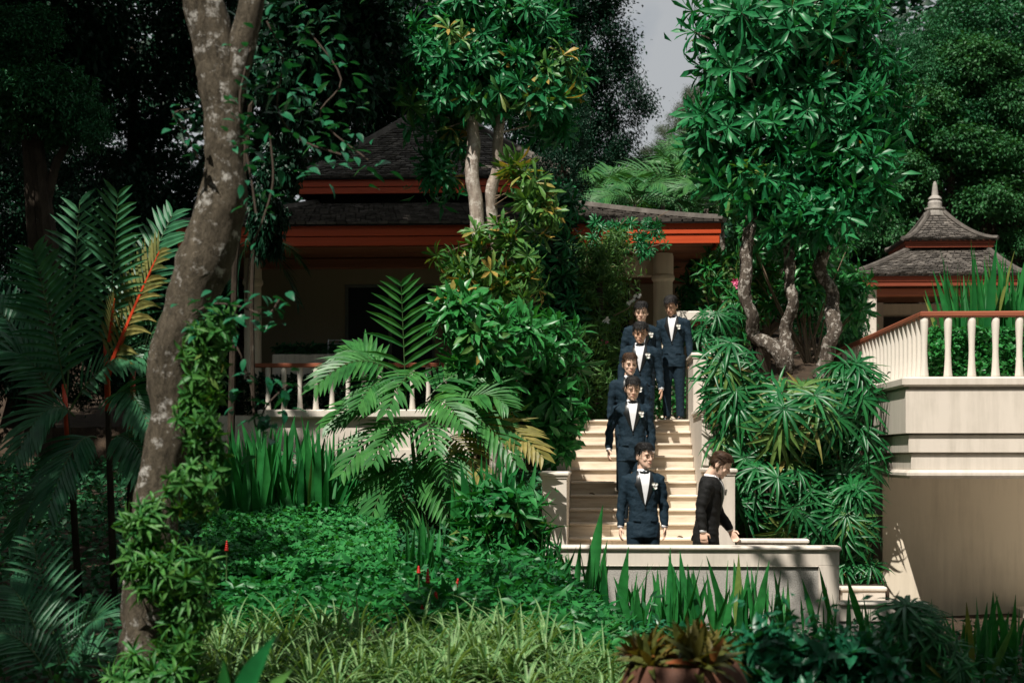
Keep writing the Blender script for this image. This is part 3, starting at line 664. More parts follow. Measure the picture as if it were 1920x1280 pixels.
def person(label, px, D, fz, heading, height, yaw=0, pitch=0, arms=None, legs=None, suit='navy', hair='hair', skin='skin', glasses=False, tilt=0, seed=0, fringe=1.0, flower=True, wide=1.0):
    random.seed(100+seed)
    p0 = at(px, HZ, D); root = thing('person', label, 'person', (p0.x, p0.y, fz), 'men in dinner suits', R(heading))
    root.rotation_euler = (R(tilt), 0, R(heading)); k = height/1.72; root.scale = (k*wide, k*wide, k)
    arms = arms or {}; legs = legs or {}
    SH = {s: Vector((s*.178, .008, 1.392)) for s in (-1, 1)}
    EL = {s: Vector(arms.get(('e', s), (s*.232, .03, 1.11))) for s in (-1, 1)}; WR = {s: Vector(arms.get(('w', s), (s*.238, -.035, .868))) for s in (-1, 1)}
    HPJ = {s: Vector((s*.088, .0, .885)) for s in (-1, 1)}; KN = {s: Vector(legs.get(('k', s), (s*.098, -.012, .49))) for s in (-1, 1)}; AN = {s: Vector(legs.get(('a', s), (s*.105, .02, .075))) for s in (-1, 1)}
    HM = Matrix.Translation((0, .012, 1.472)) @ Matrix.Rotation(R(yaw), 4, 'Z') @ Matrix.Rotation(R(pitch), 4, 'X') @ Matrix.Translation((0, -.012, .034)) @ Matrix.Scale(1.13, 4)
    H = lambda v: HM @ Vector(v)
    # body: one continuous surface
    b = MB(); b.loft([tring(z, -.018) for z in (.80, .92, 1.04, 1.14, 1.26, 1.34, 1.40, 1.43)])
    for s in (-1, 1):
        b.tube([SH[s], EL[s], WR[s]], [.05, .038, .027], 10); hand(b, WR[s], WR[s]-EL[s], Vector((0, -1, 0)), Vector((-s, 0, 0)), .55)
        b.tube([HPJ[s], KN[s], AN[s]], [.085, .052, .035], 10); b.tube([AN[s] + Vector((0, .05, -.04)), AN[s] + Vector((0, -.15, -.045))], [.018, .016], 8)
    b.tube([(0, .02, 1.38), H((0, .022, -.015)), H((0, .02, .06))], [.068, .056, .055], 14)
    b.loft([[H(hpt(2*math.pi*i/24, z)) for i in range(24)] for z in HZS])
    b.tube([H((0, -.086, .128)), H((0, -.104, .098)), H((0, -.108, .083)), H((0, -.088, .074))], [.008, .0105, .0145, .009], 8)
    HR = HM.to_3x3()
    b.ell(H((0, -.083, .137)), (.056, .014, .010), HR)
    for s in (-1, 1):
        b.ell(H((s*.036, -.066, .084)), (.025, .019, .022), HR); b.ell(H((s*.0755, .012, .103)), (.009, .019, .032), HR); b.ell(H((s*.012, -.094, .080)), (.009, .010, .007), HR)
    b.ell(H((0, -.081, .014)), (.024, .014, .016), HR); b.ell(H((0, -.088, .052)), (.030, .010, .016), HR)
    put('body', remesh(b, .0072, 1, 'body'), M[skin], root)
    for s in (-1, 1):
        m = MB(); m.ell(H((s*.032, -.0865, .112)), (.0105, .0055, .0042), HR, 10, 6); m.build('eye', M['eye'], root, True, False)
    m = MB()
    for s in (-1, 1): m.tube([H((s*.012, -.1, .132)), H((s*.034, -.098, .138)), H((s*.056, -.082, .131))], [.0024, .0034, .0015], 6)
    m.build('eyebrows', M[hair], root, True, False)
    m = MB(); m.ell(H((0, -.0985, .055)), (.018, .006, .0028), HR); m.ell(H((0, -.0985, .0485)), (.014, .006, .0032), HR); m.build('mouth', M['lip'], root, True, False)
    # hair: a cap that follows the skull with loose locks over it
    m = MB(); rings = []; n = 40
    for j in range(11):
        v = j/10; rg = []
        for i in range(n):
            a = 2*math.pi*i/n; hl = hairline(a) + .006*noise.noise(Vector((math.cos(a)*4, math.sin(a)*4, seed))); z = hl + (.2355-hl)*(1-(1-v)**1.5)
            top = sstep(.13, .20, z); th = .001 + min(1, v*2.2)**1.4*(.003 + .011*top) + .007*top*noise.noise(Vector((math.cos(a)*5, math.sin(a)*5, z*30+seed)))
            q = hpt(a, z, th); q.z += th*top*.9; rg.append(H(q))
        rings.append(rg)
    m.loft(rings, True)
    for i in range(520):
        a = random.uniform(0, 2*math.pi); hl = hairline(a); z = hl + (.232-hl)*random.random()**.8; top = sstep(.13, .2, z)
        q = hpt(a, z, .004 + .010*top); q.z += .010*top; nn = (q - Vector((0, 0, .12))).normalized()
        f = Vector((random.uniform(-.22, .35), -1.0, -.15)) if z > .165 else Vector((0, .3, -1))
        d = f - nn*f.dot(nn) + nn*random.uniform(-.05, .07); L = random.uniform(.03, .06)
        if z > .165 and math.sin(a) < -.5: L *= fringe
        m.blade(H(q), HR @ d, HR @ nn, L, random.uniform(.005, .010), .12, 3, .2, 'lance')
    m.build('hair', M[hair], root, True, False)
    if glasses:
        m = MB()
        for s in (-1, 1):
            m.tube([H((s*.034 + .0245*math.cos(t*.524), -.106 + .006*abs(math.cos(t*.524)), .110 + .019*math.sin(t*.524))) for t in range(13)], .0013, 5, False)
            m.tube([H((s*.058, -.098, .114)), H((s*.077, -.04, .116)), H((s*.08, .01, .114))], .0015, 5)
        m.tube([H((-.010, -.108, .113)), H((0, -.110, .115)), H((.010, -.108, .113))], .0016, 5); m.build('glasses', M['gold'], root, True, False)
    # jacket
    b = MB(); b.loft([tring(.74, .004, 40, True)] + [tring(z, 0, 40) for z in (.86, .95, 1.04, 1.14, 1.22, 1.30, 1.36, 1.40, 1.44, 1.462, 1.478)])
    for s in (-1, 1):
        S, E, Wt = SH[s], EL[s], WR[s]; u = (E-S).normalized(); v = (Wt-E).normalized()
        b.tube([S + Vector((-s*.05, 0, .02)), S + u*.01, S + u*.12, E - u*.05, E + v*.02, E.lerp(Wt, .55), Wt - v*.005], [.052, .068, .064, .056, .053, .049, .041], 14)
    me = remesh(b, .0105, 3, 'jacket')
    co = np.empty(len(me.vertices)*3, dtype=np.float32); me.vertices.foreach_get('co', co); co = co.reshape(-1, 3); no = np.empty_like(co).ravel(); me.vertices.foreach_get('normal', no); no = no.reshape(-1, 3)
    for i in range(len(co)):
        x, y, z = co[i]; core = abs(x) < .1 and z > 1.06
        f = noise.noise(Vector((x*7+seed*3, y*7, z*15 + x*8)))*(.003 if core else .014) + noise.noise(Vector((x*18+seed, y*18, z*32)))*(.001 if core else .003); co[i] += no[i]*f
    me.vertices.foreach_set('co', co.ravel()); me.update(); put('jacket', me, M[suit], root)
    # trousers
    b = MB(); b.loft([tring(z, -.012, 24) for z in (.80, .86, .92, .98)])
    for s in (-1, 1):
        u = (AN[s]-KN[s]).normalized(); b.tube([HPJ[s] + Vector((0, 0, .03)), HPJ[s].lerp(KN[s], .3), KN[s], KN[s].lerp(AN[s], .5), AN[s] + u*.03], [.098, .097, .073, .065, .060], 14)
    me = remesh(b, .012, 2, 'trousers'); put('trousers', me, M[suit], root)
    for s in (-1, 1):
        m = MB(); c = AN[s]; rg = []
        for yy, w_, h_ in ((.075, .022, .035), (.06, .034, .06), (.0, .038, .07), (-.07, .043, .055), (-.13, .042, .045), (-.175, .03, .032), (-.195, .012, .015)):
            rg.append([(c.x + w_*math.cos(q*.5236), c.y + yy, c.z-.075 + max(0, h_*.5*(1+math.sin(q*.5236)))) for q in range(12)])
        m.loft(rg); m.build('shoe', M['shoe'], root, True, False)
        m = MB(); v = (WR[s]-EL[s]).normalized(); m.tube([WR[s] - v*.03, WR[s] + v*.012], [.036, .034], 14); m.build('cuff', M['shirt'], root, True, False)
    # shirt front, collar, lapels, bow tie, flower
    zb, zt = 1.095, 1.462; hw = lambda z: .002 + .066*((z-zb)/(zt-zb))**.85
    m = MB(); V = []; N, K = 12, 6
    for j in range(N+1):
        z = zb + (zt-zb)*j/N
        for i in range(K+1):
            x = hw(z)*(2*i/K-1); V.append((x, yfront(x, z)-.0085, z))
    m.add(V, [(j*(K+1)+i, j*(K+1)+i+1, (j+1)*(K+1)+i+1, (j+1)*(K+1)+i) for j in range(N) for i in range(K)])
    m.tube([(0, .018, 1.44), H((0, .020, -.005)).lerp(Vector((0, .018, 1.492)), .5)], [.066, .060], 18)
    for s in (-1, 1): m.add([(s*.012, -.066, 1.472), (s*.058, -.035, 1.492), (s*.068, -.05, 1.452), (s*.040, -.088, 1.440), (s*.012, -.056, 1.472), (s*.058, -.025, 1.492)], [(0, 1, 2, 3), (0, 4, 5, 1)])
    m.build('shirt', M['shirt'], root, True, False)
    for s in (-1, 1):
        m = MB(); V = []; N, K = 14, 4
        for j in range(N+1):
            f = j/N; z = zb - .012 + (1.468-zb+.012)*f; xi = max(0, hw(max(z, zb))-.006); wl = .064*min(1, f/.62)**.9 if f < .62 else .064 + .012*(1 if f < .70 else -1) - .030*max(0, (f-.70)/.3)
            for i in range(K+1):
                x = xi + wl*i/K; V.append((s*x, yfront(x, z) - .013 + .005*(i/K)**2, z))
        m.add(V, [(j*(K+1)+i, j*(K+1)+i+1, (j+1)*(K+1)+i+1, (j+1)*(K+1)+i) for j in range(N) for i in range(K)]); m.build('lapel', M['satin'], root, True, False)
    m = MB(); yk = -.082
    for s in (-1, 1):
        V = []
        for x, h, th in ((.004, .010, .010), (.028, .017, .014), (.050, .024, .011)):
            V += [(s*x, yk-th+.012*x/.056, 1.453+h), (s*x, yk-th+.012*x/.056, 1.453-h), (s*x, yk+.006, 1.453-h), (s*x, yk+.006, 1.453+h)]
        m.add(V, [(0, 1, 5, 4), (4, 5, 9, 8), (3, 0, 4, 7), (7, 4, 8, 11), (1, 2, 6, 5), (5, 6, 10, 9), (8, 9, 10, 11)])
    m.ell((0, yk-.008, 1.453), (.010, .010, .013)); m.build('bow_tie', M['satin'], root, False, False)
    for s in (-1, 1):
        m = MB(); V = []
        for i in range(7):
            x = .055 + .075*i/6; V += [(s*x, yfront(x, .945)-.0125, .956), (s*x, yfront(x, .945)-.016, .936)]
        m.add(V, [(2*i, 2*i+1, 2*i+3, 2*i+2) for i in range(6)]); m.build('pocket_flap', M[suit], root, True, False)
    m = MB(); m.ell((.004, yfront(0, 1.075)-.006, 1.075), (.009, .004, .009)); m.build('button', M['satin'], root, True, False)
    if flower:
        c = Vector((.098, yfront(.098, 1.315)-.02, 1.315)); fl_ = MB()
        for q in ((0, 0, 0), (.018, -.004, .016), (-.012, -.004, .020), (.012, -.002, -.02)):
            for i in range(7): fl_.blade(c + Vector(q), (math.cos(i*.9), -.55, math.sin(i*.9)), (0, -1, 0), .024, .022, .1, 2)
            fl_.ell(c + Vector(q), (.009, .007, .009), None, 8, 5)
        f_ = fl_.build('boutonniere', M['white_fl'], root, True, False); lf = MB()
        for q in ((-.2, -1), (.3, -1), (.7, .5)): lf.blade(c, (q[0], -.1, q[1]), (0, -1, 0), .05, .016, .1, 3)
        lf.build('leaf_sprig', M['lf_vine'], f_, True, False)
    return root
def stz(k): return k*RH
person('man in navy dinner suit at the front, glancing aside with glasses', 1206, 17.25, 0.002, 8, 1.70, 30, 2, {('e', -1): (-.235, .03, 1.11), ('w', -1): (-.252, -.02, .865), ('e', 1): (.232, .04, 1.11), ('w', 1): (.236, .0, .865)}, glasses=True, seed=1)
person('man in black dinner suit in profile, looking down beside the stair wall', 1309, 17.1, 0.002, 78, 1.64, 4, 24, {('e', -1): (-.215, .05, 1.11), ('w', -1): (-.222, .0, .87), ('e', 1): (.215, -.05, 1.12), ('w', 1): (.20, -.21, .89)}, {('k', -1): (-.09, .04, .49), ('a', -1): (-.09, .17, .09), ('k', 1): (.09, -.10, .49), ('a', 1): (.09, -.12, .075)}, 'blackwool', 'hair_b', tilt=6, seed=2, fringe=.6, wide=1.13)
person('man in navy suit stepping down mid-stairs, looking down through glasses', 1185, 19.48, stz(5)+.002, 3, 1.715, 4, 13, {('e', -1): (-.27, .06, 1.12), ('w', -1): (-.285, -.06, .88), ('e', 1): (.238, .05, 1.11), ('w', 1): (.245, .0, .86)}, {('k', 1): (.09, -.06, .50), ('a', 1): (.09, -.02, .10)}, glasses=True, seed=3)
person('brown-haired man with glasses, half hidden behind the man mid-stairs', 1180, 20.1, stz(7)+.002, 10, 1.715, 2, 6, None, None, 'navy', 'hair_b', glasses=True, seed=4, fringe=.7)
person('man with heavy black fringe, fourth up the column on the stairs', 1200, 21.03, stz(10)+.002, -4, 1.70, 4, 14, {('e', 1): (.245, .03, 1.11), ('w', 1): (.265, -.05, .875)}, None, 'navy', 'hair', 'skin_b', seed=5, fringe=1.25, wide=1.06)
person('rearmost man with glasses on the shrub side of the stair top', 1203, 21.7, stz(12)+.002, 7, 1.70, -12, 9, None, None, glasses=True, seed=6, fringe=1.1, wide=1.03)
person('man with bowed head standing at the stair top beside the column', 1262, 22.05, stz(13)+.002, -12, 1.665, -14, 22, {('w', 1): (.25, -.03, .865)}, {('k', -1): (-.085, -.05, .49), ('a', -1): (-.085, .0, .075)}, skin='skin_b', seed=7, wide=.98)
# ------------------------------------------------------------------ shared leaf meshes
def rosette(n, L, w, shape='obov', droop=.55, e0=78, e1=-12, seg=3, fold=.2, name='leaf_cluster'):
    m = MB()
    for i in range(n):
        a = i*2.399963 + random.uniform(-.25, .25); f = i/max(1, n-1)
        e = R(e0 + (e1-e0)*f**.8 + random.uniform(-9, 9))
        d = (math.cos(a)*math.cos(e), math.sin(a)*math.cos(e), math.sin(e)); nn = (-math.cos(a)*math.sin(e), -math.sin(a)*math.sin(e), math.cos(e))
        m.blade((d[0]*.02, d[1]*.02, -.10*L*f), d, nn, L*random.uniform(.72, 1.1), w*random.uniform(.8, 1.15), droop*random.uniform(.5, 1.4), seg, fold, shape)
    return m.mesh(name, True)
def variants(k, *a, **kw): return [rosette(*a, **kw) for _ in range(k)]
def withmat(ms, m):
    o = [x.copy() for x in ms]
    for x in o: x.materials.clear(); x.materials.append(m)
    return o
ROS = variants(7, 19, 1.0, .20, droop=.85, e0=68, e1=-22, seg=4)
ROS_TREE = withmat(ROS, M['lf_tree']); ROS_Y = withmat(ROS, M['lf_tree_y']); ROS_SH = withmat(ROS, M['lf_shrub'])
ROS_LANCE = withmat(variants(4, 12, 1.0, .17, 'lance', .7, 80, 0), M['lf_canna'])
ROS_BROAD = withmat(variants(4, 9, 1.0, .42, 'lance', .6, 60, -20), M['lf_vine'])
ROS_FERN = withmat(variants(4, 16, 1.0, .17, 'strap', 1.2, 80, -25, 4), M['lf_fern'])
ROS_EPI = withmat(variants(4, 14, 1.0, .30, 'lance', .5, 60, -40), M['lf_fern'])
ROS_STRAP = withmat(variants(4, 16, 1.0, .09, 'strap', 2.6, 60, -30, 4), M['lf_strap'])
ROS_BROM = withmat(variants(3, 18, 1.0, .22, 'strap', .8, 80, 5, 4), M['lf_brom'])

def pxell(cx, cy, rx, ry, D, n, rz=None, inner=.72, front=True, outer=1.04):
    """points near the surface of an ellipsoid given by its outline in the picture and its distance"""
    out = []; rz = rz if rz else rx/F*D; c = at(cx, cy, D); Rx, Rz_ = rx/F*D, ry/F*D
    while len(out) < n:
        v = Vector((random.gauss(0, 1), random.gauss(0, 1), random.gauss(0, 1))).normalized()
        if front and v.y > .35: continue
        r = random.uniform(inner, outer)
        p = c + RT*(v.x*Rx*r) + FW*(v.y*rz*r) + Vector((0, 0, v.z*Rz_*r))
        out.append((p, (RT*(v.x/Rx) + FW*(v.y/rz) + Vector((0, 0, v.z/Rz_))).normalized()))
    return out
def clusters(t, pts, meshes, s0, s1, up=.45, name='leaf_cluster', alt=None, altp=0.0, jit=.35):
    for p, n in pts:
        d = (n + Vector((0, 0, up)) + Vector((random.uniform(-jit, jit), random.uniform(-jit, jit), random.uniform(-jit, jit)))).normalized()
        me = random.choice(alt) if alt and random.random() < altp else random.choice(meshes)
        put(name, me, None, t, loc=p - t.location, rot=qdir(d, random.uniform(0, 6.28)), sc=random.uniform(s0, s1))
def limbs(t, nodes, pts, m, r=.022, frac=.5, name='branches'):
    b = MB()
    for p, n in pts:
        if random.random() > frac: continue
        o = min(nodes, key=lambda q: (q-p).length + random.uniform(0, .3)); mid = o.lerp(p, .5) + Vector((random.uniform(-.1, .1), random.uniform(-.1, .1), random.uniform(-.05, .15)))
        b.tube([o, mid, p], [r*1.5, r, r*.45], 5)
    if b.V: stuff(b.build(name, m, t))
def trunkpath(pl, D0=None):
    return [at(x, y, d) for x, y, d in pl]
def smoothpath(P, rad, k=5):
    out, rr = [], []
    for i in range(len(P)-1):
        p0, p1, p2, p3 = P[max(i-1, 0)], P[i], P[i+1], P[min(i+2, len(P)-1)]
        for j in range(k):
            t = j/k; t2, t3 = t*t, t*t*t
            out.append((p1*2 + (p2-p0)*t + (p0*2-p1*5+p2*4-p3)*t2 + (p1*3-p0-p2*3+p3)*t3)*.5); rr.append(rad[i]+(rad[i+1]-rad[i])*t)
    out.append(P[-1]); rr.append(rad[-1]); return out, rr
def trunk(t, pl, radpx, m, n=14, jit=.05, name='trunk', wob=.02):
    P = [at(*q) for q in pl]; P, rr = smoothpath(P, [r/F*q[2] for r, q in zip(radpx, pl)], 6)
    P = [p + Vector((noise.noise(p*2.3)*wob, noise.noise(p*2.3+Vector((9, 0, 0)))*wob, 0)) for p in P]
    b = MB(); b.tube(P, [r*(1+.10*noise.noise(p*6)) for p, r in zip(P, rr)], n, True, jit); return b.build(name, m, t, smooth=True), P

# ------------------------------------------------------------------ trees with whorled leaves
D0 = 21.5
t = thing('frangipani_tree', 'tall tree with three twisted grey trunks and glossy whorled leaves beside the balcony', 'tree', at(1480, 690, D0))
tr = []
for pl, rr in (([(1465, 700, 21.5), (1448, 655, 21.5), (1418, 620, 21.5), (1398, 560, 21.4), (1392, 500, 21.4), (1405, 430, 21.5), (1410, 340, 21.6), (1420, 230, 21.6), (1430, 120, 21.7)], (15, 14, 12, 11, 12, 11, 10, 8, 5)),
               ([(1468, 690, 21.5), (1468, 650, 21.5), (1482, 600, 21.5), (1484, 530, 21.5), (1476, 460, 21.5), (1482, 380, 21.6), (1500, 250, 21.7), (1510, 100, 21.7)], (13, 12, 11, 10, 10.5, 9, 8, 5)),
               ([(1540, 710, 21.6), (1546, 670, 21.6), (1560, 610, 21.6), (1562, 560, 21.6), (1545, 500, 21.6), (1540, 420, 21.7), (1560, 320, 21.8), (1580, 180, 21.8)], (13, 13, 14.5, 11.5, 12, 11, 9, 5))):
    o, P = trunk(t, pl, rr, M['bark_grey'], 14, .18, wob=.14); tr += P[len(P)//2:]
pts = []
for cx, cy, rx, ry, n in ((1480, 60, 165, 120, 48), (1400, 130, 100, 110, 32), (1570, 130, 110, 130, 38), (1640, 200, 62, 120, 18), (1480, 230, 160, 100, 40), (1360, 250, 70, 80, 16),
                          (1560, 300, 110, 80, 30), (1440, 330, 90, 70, 22), (1570, 390, 75, 50, 16), (1475, 405, 45, 38, 9), (1340, 300, 40, 60, 7)):
    pts += pxell(cx, cy, rx, ry, D0+.45, int(n*1.02), rz=.3+rx/F*D0*.55, outer=1.2)
for e in ((1475, 410, 45, 35, 8), (1560, 400, 60, 40, 10), (1420, 350, 60, 40, 9), (1610, 330, 50, 50, 8)): pts += pxell(*e[:4], D0-.1, e[4], rz=.3)
clusters(t, pts, ROS_TREE, .28, .44, .22, alt=ROS_Y, altp=.03)
limbs(t, tr, pts, M['bark_grey'], .02, .5)
b = leaves_arr(np.array([tuple(p - n*random.uniform(.05, .5)) for p, n in pts*22]) + rng.normal(0, .16, (len(pts)*22, 3)), rng.normal(0, 1, (len(pts)*22, 3)) + [0, 0, -.3], rng.normal(0, 1, (len(pts)*22, 3)), rng.uniform(.18, .3, len(pts)*22), .07)
stuff(put('inner_foliage', arr_mesh('inner_foliage', *b), M['lf_tree'], t, True))

D1 = 20.8
t = thing('twin_trunk_tree', 'twin-trunked pale tree with yellowing whorled leaves in front of the house', 'tree', at(910, 900, D1))
tr = []
for pl, rr in (([(925, 960, D1), (915, 800, D1), (912, 650, D1), (908, 560, D1), (903, 480, D1), (893, 400, D1), (886, 330, D1), (884, 250, D1), (880, 170, D1), (870, 80, D1), (860, 0, D1)], (16, 15, 14, 13, 13, 13.5, 13, 12, 10, 7, 4)),
               ([(940, 950, D1+.1), (940, 800, D1+.1), (938, 600, D1+.1), (936, 490, D1+.1), (923, 420, D1+.1), (922, 360, D1+.1), (932, 310, D1+.1), (935, 250, D1+.1), (950, 150, D1+.2), (960, 40, D1+.2)], (14, 13, 12, 12, 11, 11.5, 11, 10, 8, 4))):
    o, P = trunk(t, pl, rr, M['bark_pale'], 14, .05, wob=.04); tr += P[len(P)//3:]
pts = []
for cx, cy, rx, ry, n in ((870, 110, 105, 85, 30), (960, 70, 110, 75, 34), (910, 20, 80, 50, 16), (815, 180, 60, 70, 16), (1020, 150, 70, 90, 22), (930, 160, 100, 55, 20), (1030, 220, 45, 50, 8), (840, 270, 40, 60, 9), (825, 340, 28, 35, 6)):
    pts += pxell(cx, cy, rx, ry, D1+(.35 if cy > 185 else .02), int(n*1.25), rz=.15+rx/F*D1*.45, outer=1.18)
clusters(t, pts, ROS_TREE, .22, .32, .3, alt=ROS_Y, altp=.12)
yp = []
for cx, cy, rx, ry, n in ((1040, 150, 45, 60, 10), (985, 360, 38, 35, 9), (1010, 410, 35, 30, 8), (870, 500, 30, 25, 6), (970, 485, 45, 40, 10), (905, 520, 60, 35, 14), (890, 440, 22, 30, 4), (940, 440, 25, 25, 4), (975, 540, 45, 40, 9), (960, 300, 18, 20, 3), (835, 490, 22, 20, 3)):
    yp += pxell(cx, cy, rx, ry, D1-.15, n)
clusters(t, yp, ROS_Y, .22, .32, .1)
limbs(t, tr, pts, M['bark_pale'], .009, .3); limbs(t, tr, yp, M['twig'], .007, .4)
k = len(pts)*16
b = leaves_arr(np.array([tuple(p - n*random.uniform(.05, .45)) for p, n in pts*16]) + rng.normal(0, .13, (k, 3)), rng.normal(0, 1, (k, 3)) + [0, 0, -.3], rng.normal(0, 1, (k, 3)), rng.uniform(.14, .24, k), .06)
stuff(put('inner_foliage', arr_mesh('inner_foliage', *b), M['lf_tree'], t, True))

# broad shrubs at the foot of that tree
def shrub(name, label, cat, base, ells, D, meshes, s0, s1, group=None, up=.35, alt=None, altp=0, inner=None, fill=14, stem=True, fl=.16, front=True):
    t = thing(name, label, cat, base, group); pts = []
    for cx, cy, rx, ry, n in ells: pts += pxell(cx, cy, rx, ry, D, n, front=front)
    clusters(t, pts, meshes, s0, s1, up, alt=alt, altp=altp)
    if stem:
        m = MB(); 
        for p, n in pts[::3]: m.tube([base + Vector((random.uniform(-.1, .1), random.uniform(-.1, .1), 0)), base.lerp(p, .55) + Vector((random.uniform(-.1, .1), .1, 0)), p], [.018, .012, .006], 5)
        m.build('stems', M['twig'], t)
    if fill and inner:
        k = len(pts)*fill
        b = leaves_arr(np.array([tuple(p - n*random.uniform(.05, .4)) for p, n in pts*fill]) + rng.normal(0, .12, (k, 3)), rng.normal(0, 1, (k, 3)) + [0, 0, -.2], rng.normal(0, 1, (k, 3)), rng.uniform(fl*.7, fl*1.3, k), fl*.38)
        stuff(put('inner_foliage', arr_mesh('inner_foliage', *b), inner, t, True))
    return t
shrub('broadleaf_shrub', 'glossy broadleaf shrub at the top left side of the stairs', 'shrub', at(1000, 880, 19), [(1010, 660, 75, 60, 26), (1015, 760, 60, 70, 30), (980, 720, 60, 70, 20), (1035, 815, 34, 35, 12)], 19.0, ROS_SH, .30, .40, inner=M['lf_shrub'], up=.2)
shrub('broadleaf_shrub', 'leafy shrub climbing the base of the twin-trunked tree', 'shrub', at(900, 880, 18.2), [(900, 650, 75, 60, 22), (870, 590, 60, 45, 16), (910, 740, 60, 60, 18), (960, 640, 50, 60, 12)], 18.2, ROS_SH, .27, .36, inner=M['lf_shrub'], alt=ROS_Y, altp=.16, up=.2)
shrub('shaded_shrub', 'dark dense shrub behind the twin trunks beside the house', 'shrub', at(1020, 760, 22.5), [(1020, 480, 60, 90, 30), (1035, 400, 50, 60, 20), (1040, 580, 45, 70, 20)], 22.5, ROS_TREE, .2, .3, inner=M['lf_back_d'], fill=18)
fl = thing('magenta_flowers', 'small magenta flower spray low in the shrub by the palm', 'flower', at(925, 745, 18.5))
for i in range(7):
    m = MB(); p = at(925+random.uniform(-10, 10), 742+random.uniform(-12, 12), 18.4)
    for k in range(6): m.blade(p, (math.cos(k*1.05), -.4, math.sin(k*1.05)), (0, -1, 0), .045, .035, .2, 2)
    m.build('blossom', M['magenta'], fl)

# ------------------------------------------------------------------ feather palms
def frond(t, B, T, arch, npair, ll, lw, m, rib, facing=Vector((0, -.6, .8)), droop=.45, sweep=.55, rr=.010, start=.12, vee=.18):
    B, T = Vector(B), Vector(T); C = B.lerp(T, .5) + Vector((0, 0, arch)); P = []
    for i in range(17):
        u = i/16; P.append(B*(1-u)**2 + C*2*u*(1-u) + T*u*u)
    b = MB()
    for i in range(npair):
        u = start + (1-start)*(i+.5)/npair; p = B*(1-u)**2 + C*2*u*(1-u) + T*u*u
        tg = ((C-B)*(1-u) + (T-C)*u).normalized(); s = tg.cross(facing).normalized(); n = s.cross(tg).normalized()
        L = ll*(.45 + .75*math.sin(math.pi*min(1, .12 + u*.86)))*random.uniform(.88, 1.08); sw = sweep + .75*u
        for sg in (-1, 1):
            if random.random() < .03: continue
            d = (s*sg + tg*sw + n*(vee+random.uniform(-.06, .06))).normalized()
            b.blade(p, d, n, L, lw*random.uniform(.85, 1.1), droop*random.uniform(.6, 1.4), 3, .22, 'lance')
    f = b.build('frond', m, t)
    r = MB(); r.tube(P, [rr*(1-.75*i/16) for i in range(17)], 5); r.build('midrib', rib, f)
    return f
def palm_px(t, D, specs, m, rib, ll, lw, npair=20, alt=None, **kw):
    for s in specs:
        bx_, by_, tx, ty = s[:4]; arch = s[4]; dz = s[5] if len(s) > 5 else -.5
        mm = alt[s[6]] if len(s) > 6 and alt else m
        B, T = at(bx_, by_, D), at(tx, ty, D+dz)
        frond(t, B, T, arch, npair, ll*(s[7] if len(s) > 7 else 1), lw, mm, rib, **kw)
t = thing('feather_palm', 'bushy feather palm with arching fronds at the centre of the garden bed', 'palm', at(800, 1010, 17.8))
m = MB()
for i in range(6): m.tube([at(790+i*12, 1030, 17.8+.05*i), at(780+i*10, 900, 17.8), at(770+i*9, 800, 17.7)], [.03, .026, .018], 7)
m.build('stems', M['green_stem'], t)
palm_px(t, 17.8, [(762, 770, 752, 527, .02, -.2, 0, 1.15), (740, 700, 590, 728, .42, -.5), (740, 720, 672, 762, .28, -.6), (790, 700, 725, 775, .3, -.8, 0, .9), (770, 800, 640, 890, .35, -.5), (760, 850, 690, 990, .25, -.6), (780, 860, 842, 978, .28, -.6),
    (830, 820, 908, 908, .3, -.7, 1, .9), (790, 760, 870, 800, .3, -.8), (850, 780, 968, 872, .38, -.5), (900, 800, 1018, 858, .28, -.4, 1, .95), (780, 900, 735, 1025, .2, -.6), 
    (800, 750, 900, 700, .25, .2), (770, 790, 700, 870, .3, -1.0, 0, .9), (790, 790, 815, 850, .3, -1.1, 0, .9), (760, 880, 650, 970, .3, -.2), (800, 880, 880, 990, .22, -.2), (740, 770, 610, 800, .3, 0), (850, 770, 950, 760, .3, -.3), (720, 700, 640, 660, .2, .2), (745, 830, 668, 1005, .2, .2), (820, 850, 850, 900, .25, -.9)],
    M['lf_palm'], M['green_stem'], .36, .060, 13, alt=[M['lf_palm'], M['lf_palm_y']])
t = thing('red_stem_palm', 'dark feather palm with bright red leaf stems on the far left', 'palm', at(190, 1100, 14))
for x0, x1, yb, yt in ((215, 198, 1150, 640), (150, 120, 1150, 720), (240, 250, 1150, 690)):
    m = MB(); m.tube([at(x0, yb, 14), at((x0+x1)/2, 900, 14), at(x1, yt, 14)], [.035, .03, .018], 8); m.build('stem', M['bark_dark'], t, smooth=True)
    m = MB(); m.tube([at(x0*.3+x1*.7, yt+130, 14), at(x1, yt, 14)], [.031, .02], 8); m.build('crownshaft', M['red_stem'], t, smooth=True)
W_ = [M['lf_palm_d'], M['lf_palm_o']]
palm_px(t, 14, [(200, 690, 222, 362, .02, -.3, 0, 1.0), (125, 740, 62, 470, .1, -.3), (125, 745, 150, 375, .05, .4), (205, 700, 325, 400, .15, .3), (130, 770, 300, 690, .5, -.4), (240, 720, 345, 590, .25, -.5),
    (110, 760, 0, 660, .3, -.2), (140, 780, 30, 860, .45, -.4), (200, 760, 280, 800, .4, -.6), (180, 820, 90, 960, .4, -.5), (210, 820, 300, 930, .35, -.5), (120, 900, 20, 1020, .3, .2), (100, 740, -40, 560, .3, .2)],
    M['lf_palm_d'], M['green_stem'], .36, .050, 19, alt=W_)
frond(t, at(198, 712, 13.9), at(300, 470, 13.6), .05, 19, .40, .05, M['lf_palm_o'], M['red_stem'], rr=.030)
frond(t, at(205, 640, 13.9), at(215, 560, 13.7), .02, 10, .16, .028, M['lf_palm_o'], M['red_stem'], rr=.02)
